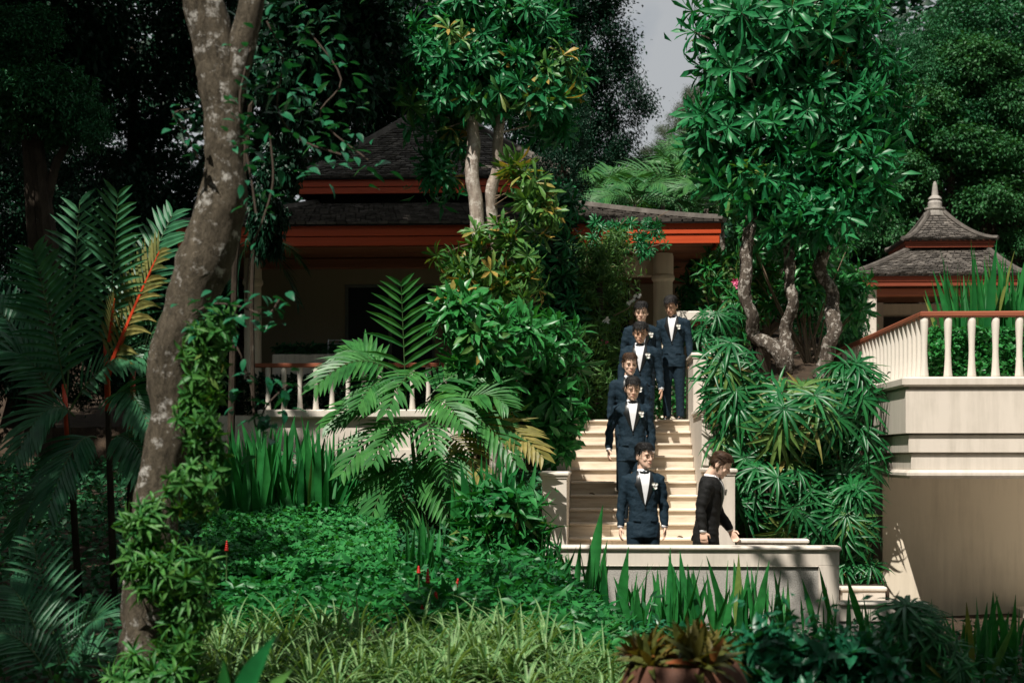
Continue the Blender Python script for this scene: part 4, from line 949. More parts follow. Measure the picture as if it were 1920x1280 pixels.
t = thing('young_feather_palm', 'dark arching palm seedling at the bottom left corner', 'palm', at(120, 1290, 11))
palm_px(t, 11, [(110, 1280, 195, 1160, .25, -.3), (100, 1280, 20, 1100, .2, .2), (100, 1280, -20, 1190, .25, 0), (120, 1290, 60, 1010, .1, .4), (120, 1280, 230, 1240, .25, .2)], M['lf_palm_d'], M['green_stem'], .28, .026, 18)
t = thing('shaded_feather_palm', 'dim feather palm fronds hanging between the leaning trunk and the house', 'palm', at(478, 700, 22))
m = MB(); m.tube([at(475, 760, 22), at(472, 560, 22), at(476, 440, 22)], .03, 7); m.build('stem', M['bark_dark'], t)
palm_px(t, 22, [(476, 450, 570, 500, .3, 1.0), (476, 450, 560, 570, .4, 1.0), (476, 450, 440, 540, .4, .5)], M['lf_back_d'], M['green_stem'], .42, .035, 18)
def fan_palms_back():
    k = 0
    for px, py, D, L, lab in ((1272, 352, 30, 1.5, 'pale feather palm rising above the sunlit end of the red fascia'), (1352, 400, 28.5, 1.3, 'feather palm between the house corner and the grey-trunked tree'), (1190, 385, 28.5, 1.2, 'feather palm fronds arching over the shingles of the house roof'),
                              (1240, 330, 34, 1.4, 'small palm against the sky gap behind the house'), (1400, 350, 31, 1.4, 'palm half hidden behind the left grey trunk'), (1130, 360, 30, 1.2, 'palm in shade behind the house ridge'), (1320, 300, 35, 1.5, 'tall thin palm far behind the house corner')):
        base = at(px, py, D); t = thing('areca_palm', lab, 'palm', Vector((base.x, base.y, 2.2)))
        m = MB(); m.tube([(base.x, base.y, 2.0), base + Vector((.05, 0, -1)), base], [.06, .05, .035], 8); m.build('trunk', M['bark_grey'], t)
        for i in range(12):
            a = i*2.4 + k; e = R(random.uniform(5, 60)); l = L*random.uniform(.75, 1.1)
            T = base + Vector((math.cos(a)*math.cos(e), math.sin(a)*math.cos(e)*.8, math.sin(e)*.6-.15))*l
            frond(t, base, T, .35*l, 15, .5*L/1.5, .05, M['lf_palm_b'], M['green_stem'], rr=.012)
        k += 1
fan_palms_back()

# ------------------------------------------------------------------ fan palms (rhapis) beside the stairs
def fan_mesh(n, span, droop):
    m = MB()
    for i in range(n):
        a = R(-span/2 + span*i/(n-1) + random.uniform(-4, 4)); L = random.uniform(.82, 1.08)*(1 - .15*abs(a)/math.pi)
        m.blade((math.sin(a)*.03, math.cos(a)*.03, 0), (math.sin(a), math.cos(a), .22), (0, 0, 1), L, .088*random.uniform(.8, 1.15), droop*random.uniform(.6, 1.5), 4, .3, 'strap')
    return m.mesh('fan_leaf', True)
FANS = [fan_mesh(12, 280, .6), fan_mesh(14, 300, .9), fan_mesh(10, 250, .75), fan_mesh(13, 290, 1.1), fan_mesh(11, 270, .5)]
FAN_G = withmat(FANS, M['lf_rhapis']); FAN_Y = withmat(FANS, M['lf_rhapis_y'])
def fanpalm(label, base, ells, D, s0, s1, altp=.2, group=None, name='fan_palm', stems=7):
    t = thing(name, label, 'palm', base, group); pts = []
    for cx, cy, rx, ry, n in ells: pts += pxell(cx, cy, rx, ry, D, n, inner=.6)
    b = MB()
    for p, n in pts:
        nn = (n*.8 + Vector((0, -.55, .35)) + Vector((random.uniform(-.3, .3), random.uniform(-.2, .2), random.uniform(-.2, .3)))).normalized()
        ya = (Vector((n.x*.7, n.y*.3, n.z*.6-.55)) + Vector((random.uniform(-.3, .3), 0, random.uniform(-.2, .2)))); ya = (ya - nn*ya.dot(nn)).normalized(); xa = ya.cross(nn)
        q = Matrix((xa, ya, nn)).transposed().to_quaternion()
        put('fan_leaf', random.choice(FAN_Y if random.random() < altp else FAN_G), None, t, loc=p - base, rot=q, sc=random.uniform(s0, s1))
        c = base + Vector((random.uniform(-.25, .25), random.uniform(-.1, .25), 0)); top = Vector((c.x*.6+p.x*.4, c.y*.7+p.y*.3+.1, max(c.z+.2, p.z-.25)))
        b.tube([top, p], .006, 4)
        if random.random() < .4: b.tube([c, top], .014, 5)
    b.build('stems', M['green_stem'], t)
fanpalm('large sunlit fan palm clump with yellow-tipped leaves at the centre of the planter', at(1490, 1000, 19.1), [(1480, 785, 115, 75, 34), (1500, 800, 90, 70, 14)], 18.9, .42, .56, .22)
fanpalm('fan palm leaning its leaves over the stepped stair wall', at(1400, 1000, 19), [(1372, 690, 42, 50, 14), (1380, 740, 50, 60, 16), (1400, 840, 60, 50, 12)], 18.9, .40, .50, .1)
fanpalm('upper fan palm under the grey tree trunks', at(1560, 990, 19.6), [(1600, 730, 40, 40, 14), (1500, 735, 80, 25, 14)], 20.0, .42, .52, .1)
fanpalm('fan palm beside the balcony corner', at(1600, 1060, 19), [(1590, 740, 40, 70, 15), (1605, 850, 42, 60, 14), (1560, 870, 50, 60, 10)], 18.9, .40, .50, .12)
fanpalm('low shaded fan palm behind the planter edge', at(1480, 1060, 18.7), [(1450, 930, 75, 75, 24), (1530, 960, 70, 75, 22)], 18.6, .36, .46, .15)
fanpalm('fan palm hanging over the small planter under the balcony', at(1610, 1090, 18.5), [(1600, 990, 42, 80, 18), (1600, 1070, 35, 30, 8)], 18.4, .34, .44, .08)
fanpalm('small fan palm growing between the stair wall and the column', at(1350, 700, 22.5), [(1345, 600, 40, 40, 10), (1330, 640, 30, 25, 6)], 22.3, .34, .42, .1)
fanpalm('dark young fan palm in the shade in front of the basement wall', at(1725, 1330, 11), [(1715, 1190, 55, 60, 22), (1760, 1250, 45, 40, 10)], 11, .24, .32, 0)

# ------------------------------------------------------------------ canna-like clumps
ORD = 'first second third fourth fifth sixth seventh eighth ninth tenth eleventh twelfth thirteenth fourteenth fifteenth sixteenth seventeenth eighteenth nineteenth twentieth twenty-first twenty-second twenty-third twenty-fourth'.split()
CAN = []
for i in range(9):
    m = MB(); m.blade((0, 0, 0), (random.uniform(-.1, .1), random.uniform(-.1, .2), 1), (0, -1, .1), 1.0, random.uniform(.085, .14), random.uniform(-.1, .6), 6, .2, 'lance', random.uniform(-1.2, 1.2)); CAN.append(m.mesh('leaf', True))
CAN = withmat(CAN, M['lf_canna']); CAN_N = []
for i in range(9):
    m = MB(); m.blade((0, 0, 0), (random.uniform(-.12, .12), random.uniform(-.1, .2), 1), (0, -1, .1), 1.0, random.uniform(.055, .085), random.uniform(-.1, .9), 7, .22, 'lance', random.uniform(-1.2, 1.2)); CAN_N.append(m.mesh('leaf', True))
CAN_N = withmat(CAN_N, M['lf_canna'])
def canna(base, n, h0, h1, spread, label, group=None, name='canna_plant', lean=.42):
    t = thing(name, label, 'plant', base, group)
    for i in range(n):
        a = random.uniform(0, 6.28); r = spread*math.sqrt(random.random()); d = Vector((math.cos(a)*lean*random.random(), math.sin(a)*lean*random.random(), 1)).normalized()
        put('leaf', random.choice(CAN if h1 < 1 else (CAN + CAN_N if h1 < 1.3 else CAN_N)), None, t, loc=(math.cos(a)*r, math.sin(a)*r, random.uniform(-.05, .12)), rot=qdir(d, 0) @ Quaternion((0, 0, 1), random.uniform(-1.5, 1.5)), sc=random.uniform(h0, h1))
    return t
G1 = 'spiky-leaved plants along the low wall'
for i in range(21):
    px = 1000 + i*22.5 + random.uniform(-7, 7); p = at(px, 1215, 15.5 + random.uniform(-.25, .45)); p.z = gz(p.x, p.y)
    canna(p, random.randint(6, 9), .45 if i > 3 else .22, .88 if i > 3 else .40, .13, ORD[i] + ' sunlit clump of pointed leaves along the low wall, counting from the stairs side', G1)
for i in range(7):
    px = 1475 + i*26 + random.uniform(-8, 8); p = at(px, 1230, 15.2 + random.uniform(-.3, .3)); p.z = gz(p.x, p.y)
    canna(p, random.randint(2, 3), .38, .66, .10, ORD[i] + ' shaded clump of pointed leaves at the dark end of the low wall', 'shaded spiky-leaved plants')
for i in range(7):
    px = 1790 + i*24 + random.uniform(-8, 8); p = at(px, 1300, 13.2 + random.uniform(-.3, .3)); p.z = at(px, 1290, 13.2).z
    canna(p, random.randint(5, 8), .5, .78, .12, ORD[i] + ' clump of dark spiky leaves against the plain tan wall', 'dark spiky leaves by the tan wall')
for i in range(12):
    px = 452 + i*17 + random.uniform(-8, 8); p = at(px, 1000, 18.2 + random.uniform(-.5, .8)); p.z = gz(p.x, p.y)
    canna(p, random.randint(14, 18), .7, 1.25, .22, ORD[i] + ' tall canna clump below the terrace wall, counting from the leaning trunk', 'cannas below the terrace wall')
for i in range(8):
    px = 885 + i*10; p = at(px, 1100, 16.2 + random.uniform(-.5, .5)); p.z = gz(p.x, p.y)
    canna(p, random.randint(9, 13), .55, 1.05, .16, ORD[i] + ' tall canna clump between the ginger bush and the stairs', 'cannas at the foot of the stairs', lean=.3)
for i in range(9):
    px = 1795 + i*16 + random.uniform(-6, 6); p = at(px, 640, 20.3 + random.uniform(-.4, .4)); p.z = 2.5
    canna(p, random.randint(13, 17), .9, 1.75, .18, ORD[i] + ' spear-leaved plant behind the balcony railing, counting from the pavilion pillar', 'spear-leaved plants on the balcony', lean=.3)
for i in range(4):
    px = 750 + i*22; p = at(px, 1130, 14.6 + random.uniform(-.2, .2)); p.z = gz(p.x, p.y)
    canna(p, 6, .45, .7, .09, ORD[i] + ' short pointed-leaf clump beside the red flowers, from the left', 'short clumps by the red flowers', lean=.35)
# leafy ginger and its red flower cones
shrub('ginger_shrub', 'dense lance-leaved ginger bush left of the low wall', 'shrub', at(940, 1170, 15.6), [(940, 960, 75, 50, 22), (960, 1030, 60, 60, 22), (900, 1040, 60, 60, 18), (890, 1110, 70, 50, 16)], 15.7, ROS_LANCE, .24, .34, inner=M['lf_canna'], fill=16, fl=.18, up=.3)
for x, y, D, h, lab in ((855, 1105, 13.2, .13, 'tall slanting red flower cone beside the ginger bush'), (802, 1085, 13.4, .12, 'slim red flower cone above the variegated grasses'), (817, 1118, 13.0, .07, 'short red flower cone between the two taller ones'),
                        (785, 1070, 13.5, .06, 'small red flower cone highest in the bed'), (792, 1142, 12.7, .05, 'round red bud just above the variegated grass'), (425, 1027, 14, .09, 'lone red flower cone by the leaning trunk')):
    p = at(x, y, D); t = thing('ginger_flower', lab, 'flower', Vector((p.x, p.y, gz(p.x, p.y))))
    m = MB(); tilt = Vector((.25 if x == 855 else random.uniform(-.1, .1), 0, 1)).normalized()
    for k in range(5):
        q = p + tilt*(h*(k/5-.3)); r = .021*(1-.14*k); m.lathe([(r*.75, 0), (r, h*.1), (r*.6, h*.24)], 8, q)
    m.build('flower_cone', M['redfl'], t, smooth=True)
    m = MB(); m.tube([(p.x, p.y, gz(p.x, p.y)), p - tilt*h*.3], .008, 5); m.build('stalk', M['green_stem'], t)

# ------------------------------------------------------------------ variegated grass tufts
def tuft():
    m = MB()
    for i in range(44):
        a = random.uniform(0, 6.28); e = R(random.uniform(24, 84)); d = (math.cos(a)*math.cos(e), math.sin(a)*math.cos(e), math.sin(e)); n = (-math.cos(a)*math.sin(e), -math.sin(a)*math.sin(e), math.cos(e))
        m.blade((d[0]*.03, d[1]*.03, 0), d, n, random.uniform(.6, 1.15), .042, random.uniform(1.2, 2.8), 6, .15, 'strap')
        k = len(m.T) - 12
        for j in range(12): m.T[k+j] = (.95 if j % 2 else .12)
    return m.mesh('tuft', True)
TUF = withmat([tuft() for _ in range(5)], M['lf_spider'])
for i in range(104):
    row = i % 5; D = 10.8 + row*.34 + random.uniform(-.18, .18); px = 385 + (i//5)*43 + random.uniform(-20, 20)
    p = at(px, 1200, D); p.z = gz(p.x, p.y)
    o = put('variegated_plant', random.choice(TUF), None, None, loc=p, rot=Quaternion((0, 0, 1), random.uniform(0, 6.28)), sc=random.uniform(.38, .54))
    tag(o, 'cream-striped grass tuft in the front border', 'plant', 'variegated grasses in the front border')

# ------------------------------------------------------------------ ground cover and undergrowth
def scatter(name, n, f, L, w, m, upb=.7, label=None):
    P = np.array([f() for _ in range(n)]); d = rng.normal(0, 1, (n, 3)); d[:, 2] = d[:, 2]*.4 + .1
    N = rng.normal(0, .45, (n, 3)) + [0, -.2, upb]
    o = put(name, arr_mesh(name, *leaves_arr(P, d, N, rng.uniform(L*.7, L*1.3, n), rng.uniform(w*.7, w*1.3, n), .25, .2)), m)
    return stuff(o)
def fcover():
    while True:
        px, py = random.uniform(385, 740), random.uniform(990, 1160); D = 17.6 - (py-990)*.021
        p = at(px, py, D); h = .26 + .16*noise.noise(Vector((p.x*2.5, p.y*2.5, 3)))
        return (p.x, p.y, gz(p.x, p.y) + h*random.random()**.5 + .04)
o = scatter('ground_cover', 20000, fcover, .065, .06, M['lf_cover'], 1.0); tag(o, 'bright carpet of small round leaves below the cannas', 'ground cover')
def funder():
    x, y = random.uniform(-9.5, -.7), random.uniform(10.5, 25)
    if x > -3.2 and y < 13.9: y = random.uniform(16, 25)
    return (x, y, gz(x, y) + random.random()**1.6*.42*(.4 + .9*abs(noise.noise(Vector((x, y, 5))))))
o = scatter('undergrowth', 32000, funder, .10, .045, M['lf_back'], .6); tag(o, 'dark low undergrowth covering the sloping bank', 'undergrowth')
def fbed():
    x, y = random.uniform(-3.1, .35), random.uniform(12.4, 15.2)
    return (x, y, gz(x, y) + random.random()**1.2*(.22 + .22*abs(noise.noise(Vector((x*1.7, y*1.7, 8))))))
o = scatter('leafy_bed', 11000, fbed, .13, .045, M['lf_canna'], .3); tag(o, 'mixed low green leaves between the striped grass and the ginger bush', 'ground cover')
def ffront():
    x, y = random.uniform(-.8, 5.5), random.uniform(9.5, 16.3)
    if x < 1 and y < 13.8: y = random.uniform(13.8, 16.3)
    return (x, y, gz(x, y) + random.random()**1.6*.22)
o = scatter('front_undergrowth', 9000, ffront, .08, .035, M['lf_back'], .6); tag(o, 'dark low leaves on the ground before the garden wall', 'undergrowth')
def fhedge():
    x = random.uniform(BRX+.2, BE); z = 2.5 + .62*random.random(); y = 18.85 + random.random()**2*.7
    return (x, y + .15*noise.noise(Vector((x*3, z*3, 0))), z)
o = scatter('clipped_hedge', 16000, fhedge, .075, .045, M['lf_shrub'], .3); tag(o, 'clipped green hedge behind the balcony balusters', 'hedge'); o['kind'] = 'thing'
def fhedge2():
    x = random.uniform(lx0-.5, lx1); return (x, 25.55 + random.random()*.3, 2.3 + random.random()*.65)
o = scatter('shaded_hedge', 5000, fhedge2, .09, .05, M['lf_back_d'], .3); tag(o, 'dark hedge behind the terrace balusters', 'hedge'); o['kind'] = 'thing'
def fpl(): return (random.uniform(X(516, 26), X(645, 26)), random.uniform(25.95, 26.1), Z(663, 26) + random.random()*.15)
o = scatter('planter_plants', 900, fpl, .10, .05, M['lf_back'], .4); tag(o, 'small dark plants in the long pale planter box', 'plant'); o['kind'] = 'thing'
# ------------------------------------------------------------------ crowns of many small leaves
def crown_arr(ncl, per, L, w, spread=.22, shell=.8, droop=.5, flat=1.0):
    c = nrmz(rng.normal(0, 1, (ncl, 3)))*np.maximum(rng.random((ncl, 1))**.25, .35)*shell; c[:, 2] *= flat
    n = ncl*per; cc = np.repeat(c, per, 0); P = cc + rng.normal(0, 1, (n, 3))*spread*np.array([.6, .6, .45])
    d = rng.normal(0, 1, (n, 3)) + nrmz(cc)*.7; d[:, 2] -= droop
    N = rng.normal(0, .5, (n, 3)) + [0, 0, 1]
    V, Fc, t = leaves_arr(P, d, N, rng.uniform(L*.7, L*1.3, n), rng.uniform(w*.7, w*1.3, n), .3, .3)
    ct = np.repeat(np.repeat(rng.random(ncl), per), 4)
    return arr_mesh('crown', V, Fc, t*.6 + ct*.4)
CR = [crown_arr(80, 115, .115, .044, .24, .85, .7) for _ in range(3)]           # drooping narrow leaves
CRS = [crown_arr(100, 140, .062, .030, .20, .88, .4) for _ in range(3)]          # fine leaves
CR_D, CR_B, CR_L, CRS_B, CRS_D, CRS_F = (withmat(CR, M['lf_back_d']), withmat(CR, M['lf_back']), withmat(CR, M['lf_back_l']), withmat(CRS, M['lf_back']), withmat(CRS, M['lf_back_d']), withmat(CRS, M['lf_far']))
VCR = withmat([crown_arr(46, 50, .24, .12, .24, .85, .5) for _ in range(2)], M['lf_back_d'])
def bgtree(label, ells, D, meshes, group=None, name='forest_tree', bark='bark_dark', tp=None):
    cx, cy = ells[0][:2]; c = at(cx, cy, D); base = Vector((c.x + random.uniform(-.3, .3), c.y, 2.0 + max(0, (c.y-33)*.22)))
    t = thing(name, label, 'tree', base, group); b = MB()
    b.tube([base - Vector((0, 0, .3)), base.lerp(c, .5) + Vector((random.uniform(-.25, .25), 0, 0)), c], [.22, .17, .08], 8)
    for e in ells:
        x, y, rx_, ry_ = e[:4]; DD = D + (e[4] if len(e) > 4 else 0); p = at(x, y, DD)
        put('crown', random.choice(meshes), None, t, loc=p - base, rot=Quaternion((0, 0, 1), random.uniform(0, 6.28)), sc=(rx_/F*DD, rx_/F*DD*.9, ry_/F*DD))
        b.tube([base.lerp(c, .55), (base.lerp(c, .7)+p)/2, p], [.1, .07, .03], 6)
    b.build('trunk', M[bark], t)
    return t
GJ = 'dark jungle trees on the left'
LJ = ['at the top left corner', 'left of the leaning trunk at the top', 'right of the leaning trunk at the top', 'above the upper roof', 'at the left edge above the red-stemmed palm', 'left of the leaning trunk at mid height', 'between leaning trunk and house', 'behind the roof peak', 'behind the red-stemmed palm', 'low behind the leaning trunk']
for LAB, (ells, D) in zip(LJ, (([(70, 60, 190, 170), (-20, 230, 150, 130)], 32), ([(250, 90, 180, 180), (200, 300, 150, 120)], 35), ([(450, 40, 170, 160), (560, 170, 130, 120, -2)], 36), ([(640, 50, 180, 150), (700, 180, 90, 80)], 38),
                ([(60, 400, 150, 140), (140, 520, 120, 110, -2)], 28), ([(250, 450, 150, 140), (330, 560, 110, 110)], 30), ([(420, 420, 110, 130), (480, 560, 90, 110)], 31), ([(790, 70, 130, 130), (760, 160, 60, 60), (380, 330, 70, 60, -9)], 39), ([(20, 640, 130, 130), (150, 680, 120, 100)], 26), ([(330, 700, 130, 120), (240, 620, 100, 100)], 27))):
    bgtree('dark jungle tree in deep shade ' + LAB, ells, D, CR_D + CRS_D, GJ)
bgtree('near jungle branch hanging with narrow leaves at the left edge', [(60, 190, 130, 90), (150, 230, 70, 60), (30, 60, 100, 60)], 24, CR_B)
bgtree('tall dark tree against the sky gap above the house', [(1080, 90, 130, 120), (1140, 190, 90, 110), (1100, 290, 90, 80), (1050, 0, 140, 80), (1000, 200, 100, 140, 2)], 33, CRS_B + CRS_D)
bgtree('dark leafy tree between the twin trunks and the house roof', [(1045, 330, 70, 90), (1060, 230, 60, 80), (1020, 420, 50, 60)], 24.0, CR_D + CRS_D)
bgtree('hazy pale tree far off in the sky gap', [(1268, 265, 45, 60), (1300, 215, 40, 60), (1225, 310, 40, 40)], 70, CRS_F)
bgtree('light green tree behind the feather palms of the house roof', [(1260, 400, 110, 80), (1350, 330, 80, 90), (1200, 440, 80, 60)], 38, CR_L)
bgtree('leafy tree filling the gap behind the three grey trunks', [(1440, 480, 110, 90), (1540, 560, 90, 80), (1370, 540, 80, 80)], 30, CR_B + CR_L)
def fwood():
    while True:
        x, y = random.uniform(-32, 26), random.uniform(41, 56); k = (x*.9986+y*.053)/y*3000+960
        top = 13 if k < 900 else (5.0 if k < 1420 else (12.5 if k < 1640 else (10.5 if k < 1730 else 15)))
        z = 2 + (y-33)*.22 + random.random()*top
        return (x, y, z + 1.5*noise.noise(Vector((x*.3, z*.3, y*.3))))
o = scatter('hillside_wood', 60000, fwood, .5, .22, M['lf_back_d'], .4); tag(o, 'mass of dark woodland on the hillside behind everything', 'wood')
def fring():
    k = random.random()
    if k < .4: x, y = random.uniform(-40, 40), random.uniform(-24, -15)
    elif k < .7: x, y = random.uniform(-27, -20), random.uniform(-15, 42)
    else: x, y = random.uniform(15, 22), random.uniform(-15, 45)
    return (x, y, random.uniform(-.5, 16) + 2*noise.noise(Vector((x*.2, y*.2, 0))))
o = scatter('surrounding_wood', 30000, fring, 1.3, .6, M['lf_back'], .4); tag(o, 'dark woodland enclosing the garden on its other sides', 'wood')
GR = 'forest on the slope behind the pavilion'
for lab, ells, D, ms in (('broad tree crown directly above the pavilion roof', [(1740, 260, 150, 90), (1640, 330, 100, 90)], 40, CR_B),
                         ('tall fine-leaved tree in the upper right corner', [(1850, 60, 150, 110), (1780, 110, 100, 90), (1900, 160, 90, 70)], 39.5, CRS_B),
                         ('grey-green feathery tree right of the whorled-leaf crown', [(1740, 170, 110, 80), (1820, 230, 90, 60), (1690, 110, 60, 70)], 39, CRS_B),
                         ('tree with drooping glossy leaves right of the finial', [(1870, 330, 90, 80), (1900, 260, 70, 60)], 41, CR_B),
                         ('dark tree behind the left eave of the pavilion', [(1590, 430, 80, 90), (1650, 490, 60, 60)], 40, CR_D),
                         ('tree with yellowish leaves between finial and grey trunks', [(1660, 400, 70, 60), (1620, 360, 60, 60)], 42, CR_L),
                         ('shaded tree behind the right side of the pavilion', [(1890, 430, 90, 90), (1830, 400, 60, 50)], 42, CR_D + CR_B)):
    bgtree(lab, ells, D, ms, GR)
for lab, e in (('sunlit forest tree left of the pavilion finial', [(1650, 430, 70, 60), (1700, 340, 80, 60)]), ('sunlit drooping tree right of the pavilion finial', [(1850, 380, 90, 60), (1910, 470, 60, 50), (1880, 300, 80, 50)]),
               ('sunlit tree crown high behind the pavilion', [(1780, 280, 100, 60), (1720, 210, 80, 60)]), ('sunlit tree crown at the right edge of the forest', [(1890, 200, 80, 70), (1830, 120, 90, 60)])):
    bgtree(lab, e, 38.6, CR_L, GR)
bgtree('dark shrub tree beside the pavilion pillar', [(1585, 600, 45, 70), (1560, 520, 40, 60)], 31, CR_B)

# ------------------------------------------------------------------ leaning tree in the foreground
TD_ = 10.5
lt = thing('leaning_tree', 'leaning forked tree trunk with white lichen patches in the left foreground', 'tree', at(265, 1400, TD_))
o, P1 = trunk(lt, [(255, 1420, 10.5), (268, 1250, 10.5), (280, 1100, 10.5), (300, 900, 10.5), (316, 750, 10.5), (342, 620, 10.5), (380, 500, 10.5), (408, 400, 10.5), (420, 300, 10.5), (424, 210, 10.5), (418, 140, 10.5), (408, 60, 10.5)], (58, 50, 45, 40, 40, 46, 52, 48, 36, 37, 40, 18), M['bark_big'], 26, .05, wob=.05)
o, P2 = trunk(lt, [(424, 230, 10.5), (408, 110, 10.5), (380, 10, 10.5), (350, -120, 10.4), (250, -420, 10.2), (100, -900, 9.5)], (34, 39, 38, 34, 28, 16), M['bark_big'], 18, .035, name='limb')
o, P3 = trunk(lt, [(424, 250, 10.52), (446, 120, 10.5), (470, 10, 10.5), (490, -120, 10.6), (560, -500, 11), (500, -1000, 12)], (26, 28, 24, 22, 18, 12), M['bark_big'], 16, .035, name='limb')
# its crown, above the picture, and unseen neighbours added to shade the left of the garden
def canopy(t, n, f, L=.34, w=.17, m='lf_back'):
    ncl = max(1, n//40); C = np.array([f() for _ in range(ncl)]); cc = np.repeat(C, 40, 0); k = len(cc)
    P = cc + rng.normal(0, 1, (k, 3))*[.42, .42, .28]; d = rng.normal(0, 1, (k, 3)); d[:, 2] = d[:, 2]*.4 - .2
    N = rng.normal(0, .4, (k, 3)) + [0, 0, 1]
    o = put('crown', arr_mesh('crown', *leaves_arr(P, d, N, rng.uniform(L*.7, L*1.3, k), rng.uniform(w*.7, w*1.3, k))), M[m], t, True)
def f_near():
    while True:
        x, y = random.uniform(-11.5, -6.2), random.uniform(2.5, 13.5)
        if random.random() < .12 and x > -5: continue
        return (x, y, 8.2 + random.uniform(-.6, 1.6))
canopy(lt, 9000, f_near)
def f_far(x0, x1, y0, y1):
    def f():
        while True:
            x, y = random.uniform(x0, x1), random.uniform(y0, y1); z = max(12.4, 1.6+.286*y+1.9) + random.uniform(-.5, 2.2)
            if x > -8.5 and y + (z-13)*.62 < 19.6: continue  # crown cut back so sun reaches the terrace balustrade
            return (x, y, z)
    return f
for lab, x0, x1, y0, y1, bx_, by_, n in (('tall unseen tree past the left edge, added to shade the house roof', -10, -4.0, 17.6, 25.5, -10.5, 20, 12000), ('tall unseen tree farther back on the left, added to shade the jungle', -15, -3.2, 24, 36, -14, 28, 13000), ('unseen tree on the far left slope, added for its shade', -19, -9, 10, 26, -15, 17, 8000)):
    t = thing('shade_tree', lab, 'tree', (bx_, by_, 1.2)); canopy(t, n, f_far(x0, x1, y0, y1), .42, .22)
    m = MB(); c = Vector(((x0+x1)/2, (y0+y1)/2, 12.6)); m.tube([(bx_, by_, .8), (bx_+.2, by_, 6), (bx_*.8+c.x*.2, by_, 9.5), c], [.4, .32, .25, .1], 10)
    m.build('trunk', M['bark_dark'], t)
t = thing('shade_tree', 'unseen tree past the right edge, added to shade the urn', 'tree', (5.2, 4.5, -.3))  # out of view; its crown is laid out to shade the urn
canopy(t, 8000, lambda: (lambda x, y: (x if x > -.1 or y < 4.4 else x+1.7, y, 7.6 + random.uniform(-.4, 1.2)))(random.uniform(-1.7, 3.6), random.uniform(2.2, 11.2)))
m = MB(); m.tube([(5.2, 4.5, -.5), (5.0, 4.6, 3.5), (3.6, 5.6, 6.2), (1.8, 7, 7.6)], [.2, .17, .12, .05], 10); m.build('trunk', M['bark_big'], t)

rt = thing('roof_corner_tree', 'dark foliage hanging over the corner of the house roof', 'tree', at(430, 960, 19.6))
m = MB(); m.tube([at(430, 960, 19.6), at(440, 500, 19.6), at(470, 200, 19.6), at(580, 60, 19.6)], [.05, .04, .035, .02], 8); m.build('trunk', M['bark_dark'], rt)
for x, y, rx_, ry_, dd in ((560, 60, 105, 95, 0), (640, 160, 85, 85, .6), (545, 215, 55, 75, 0), (690, 50, 75, 75, .8), (620, 265, 45, 38, .5), (500, 120, 50, 70, -.4), (600, -30, 120, 60, 0), (505, 420, 45, 85, 1.5), (525, 320, 50, 60, 1)):
    put('crown', random.choice(VCR), None, rt, loc=at(x, y, 19.6+dd) - rt.location, rot=Quaternion((0, 0, 1), random.uniform(0, 6)), sc=(rx_/F*20, rx_/F*18, ry_/F*20))
# climbers on the leaning trunk
LEAF = []
for i in range(4):
    m = MB(); m.blade((0, 0, 0), (0, 1, .15), (0, 0, 1), 1, .52, .5, 4, .15, 'lance'); LEAF.append(m.mesh('leaf', True))
LEAF_V = withmat(LEAF, M['lf_vine'])
def vine(label, path, n, D, s0, s1, spread, name='climbing_vine', stem=True):
    P = [at(x, y, D) for x, y in path]; P, _ = smoothpath(P, [0]*len(P), 5); t = thing(name, label, 'vine', P[0])
    if stem: m = MB(); m.tube(P, .007, 6); m.build('stem', M['liana'], t)
    for i in range(n):
        p = random.choice(P) + Vector((random.gauss(0, spread), random.gauss(-.05, spread*.6), random.gauss(0, spread)))
        d = Vector((random.uniform(-1, 1), random.uniform(-1, .2), random.uniform(-.7, .35)))
        put('leaf', random.choice(LEAF_V), None, t, loc=p - t.location, rot=qdir(d, random.uniform(-.6, .6), 'Y'), sc=random.uniform(s0, s1))
vine('dark leafy creeper hanging beside the upper leaning trunk', [(500, 40), (530, 110), (520, 200), (560, 260), (640, 290)], 150, 10.8, .07, .13, .16)
vine('creeper with broad leaves wrapped over the middle of the leaning trunk', [(470, 90), (450, 180), (455, 250), (470, 330), (480, 400)], 46, 10.15, .06, .11, .06)
vine('small leafy sprig left of the leaning trunk', [(372, 300), (350, 250), (325, 215), (355, 205)], 14, 10.3, .07, .10, .04)
vine('leafy creeper clump at the waist of the leaning trunk', [(360, 590), (400, 570), (450, 575), (500, 590), (525, 560)], 60, 10.1, .06, .11, .06)
vine('thick woody liana beside the leaning trunk', [(505, 250), (512, 340), (490, 420), (470, 470), (462, 560)], 8, 10.6, .06, .1, .05)
vine('sparse creeper drooping right of the leaning trunk', [(440, 640), (470, 720), (480, 800), (500, 760), (540, 720)], 46, 10.6, .07, .13, .11)
vine('dark creeper mass over the roof corner', [(580, 60), (640, 150), (600, 220), (690, 300)], 80, 12, .08, .14, .2)
def epi(label, ells, D, meshes, s0, s1):
    c = at(ells[0][0], ells[0][1], D); t = thing('epiphyte_fern', label, 'fern', c); pts = []
    for e in ells: pts += pxell(*e[:4], D, e[4], inner=.5)
    clusters(t, pts, meshes, s0, s1, .1, jit=.5)
epi('small-leaved fern covering the right side of the leaning trunk', [(385, 690, 45, 90, 50), (370, 800, 45, 60, 34), (405, 620, 45, 45, 20)], 10.2, ROS_EPI, .07, .12)
epi('leafy epiphyte on the lower leaning trunk', [(360, 920, 55, 70, 40), (400, 870, 35, 50, 16)], 10.2, ROS_EPI, .06, .11)
epi('yellow-green fern clump on the left side of the lower trunk', [(280, 990, 35, 50, 24), (262, 1060, 35, 40, 18)], 10.1, ROS_FERN, .10, .16)
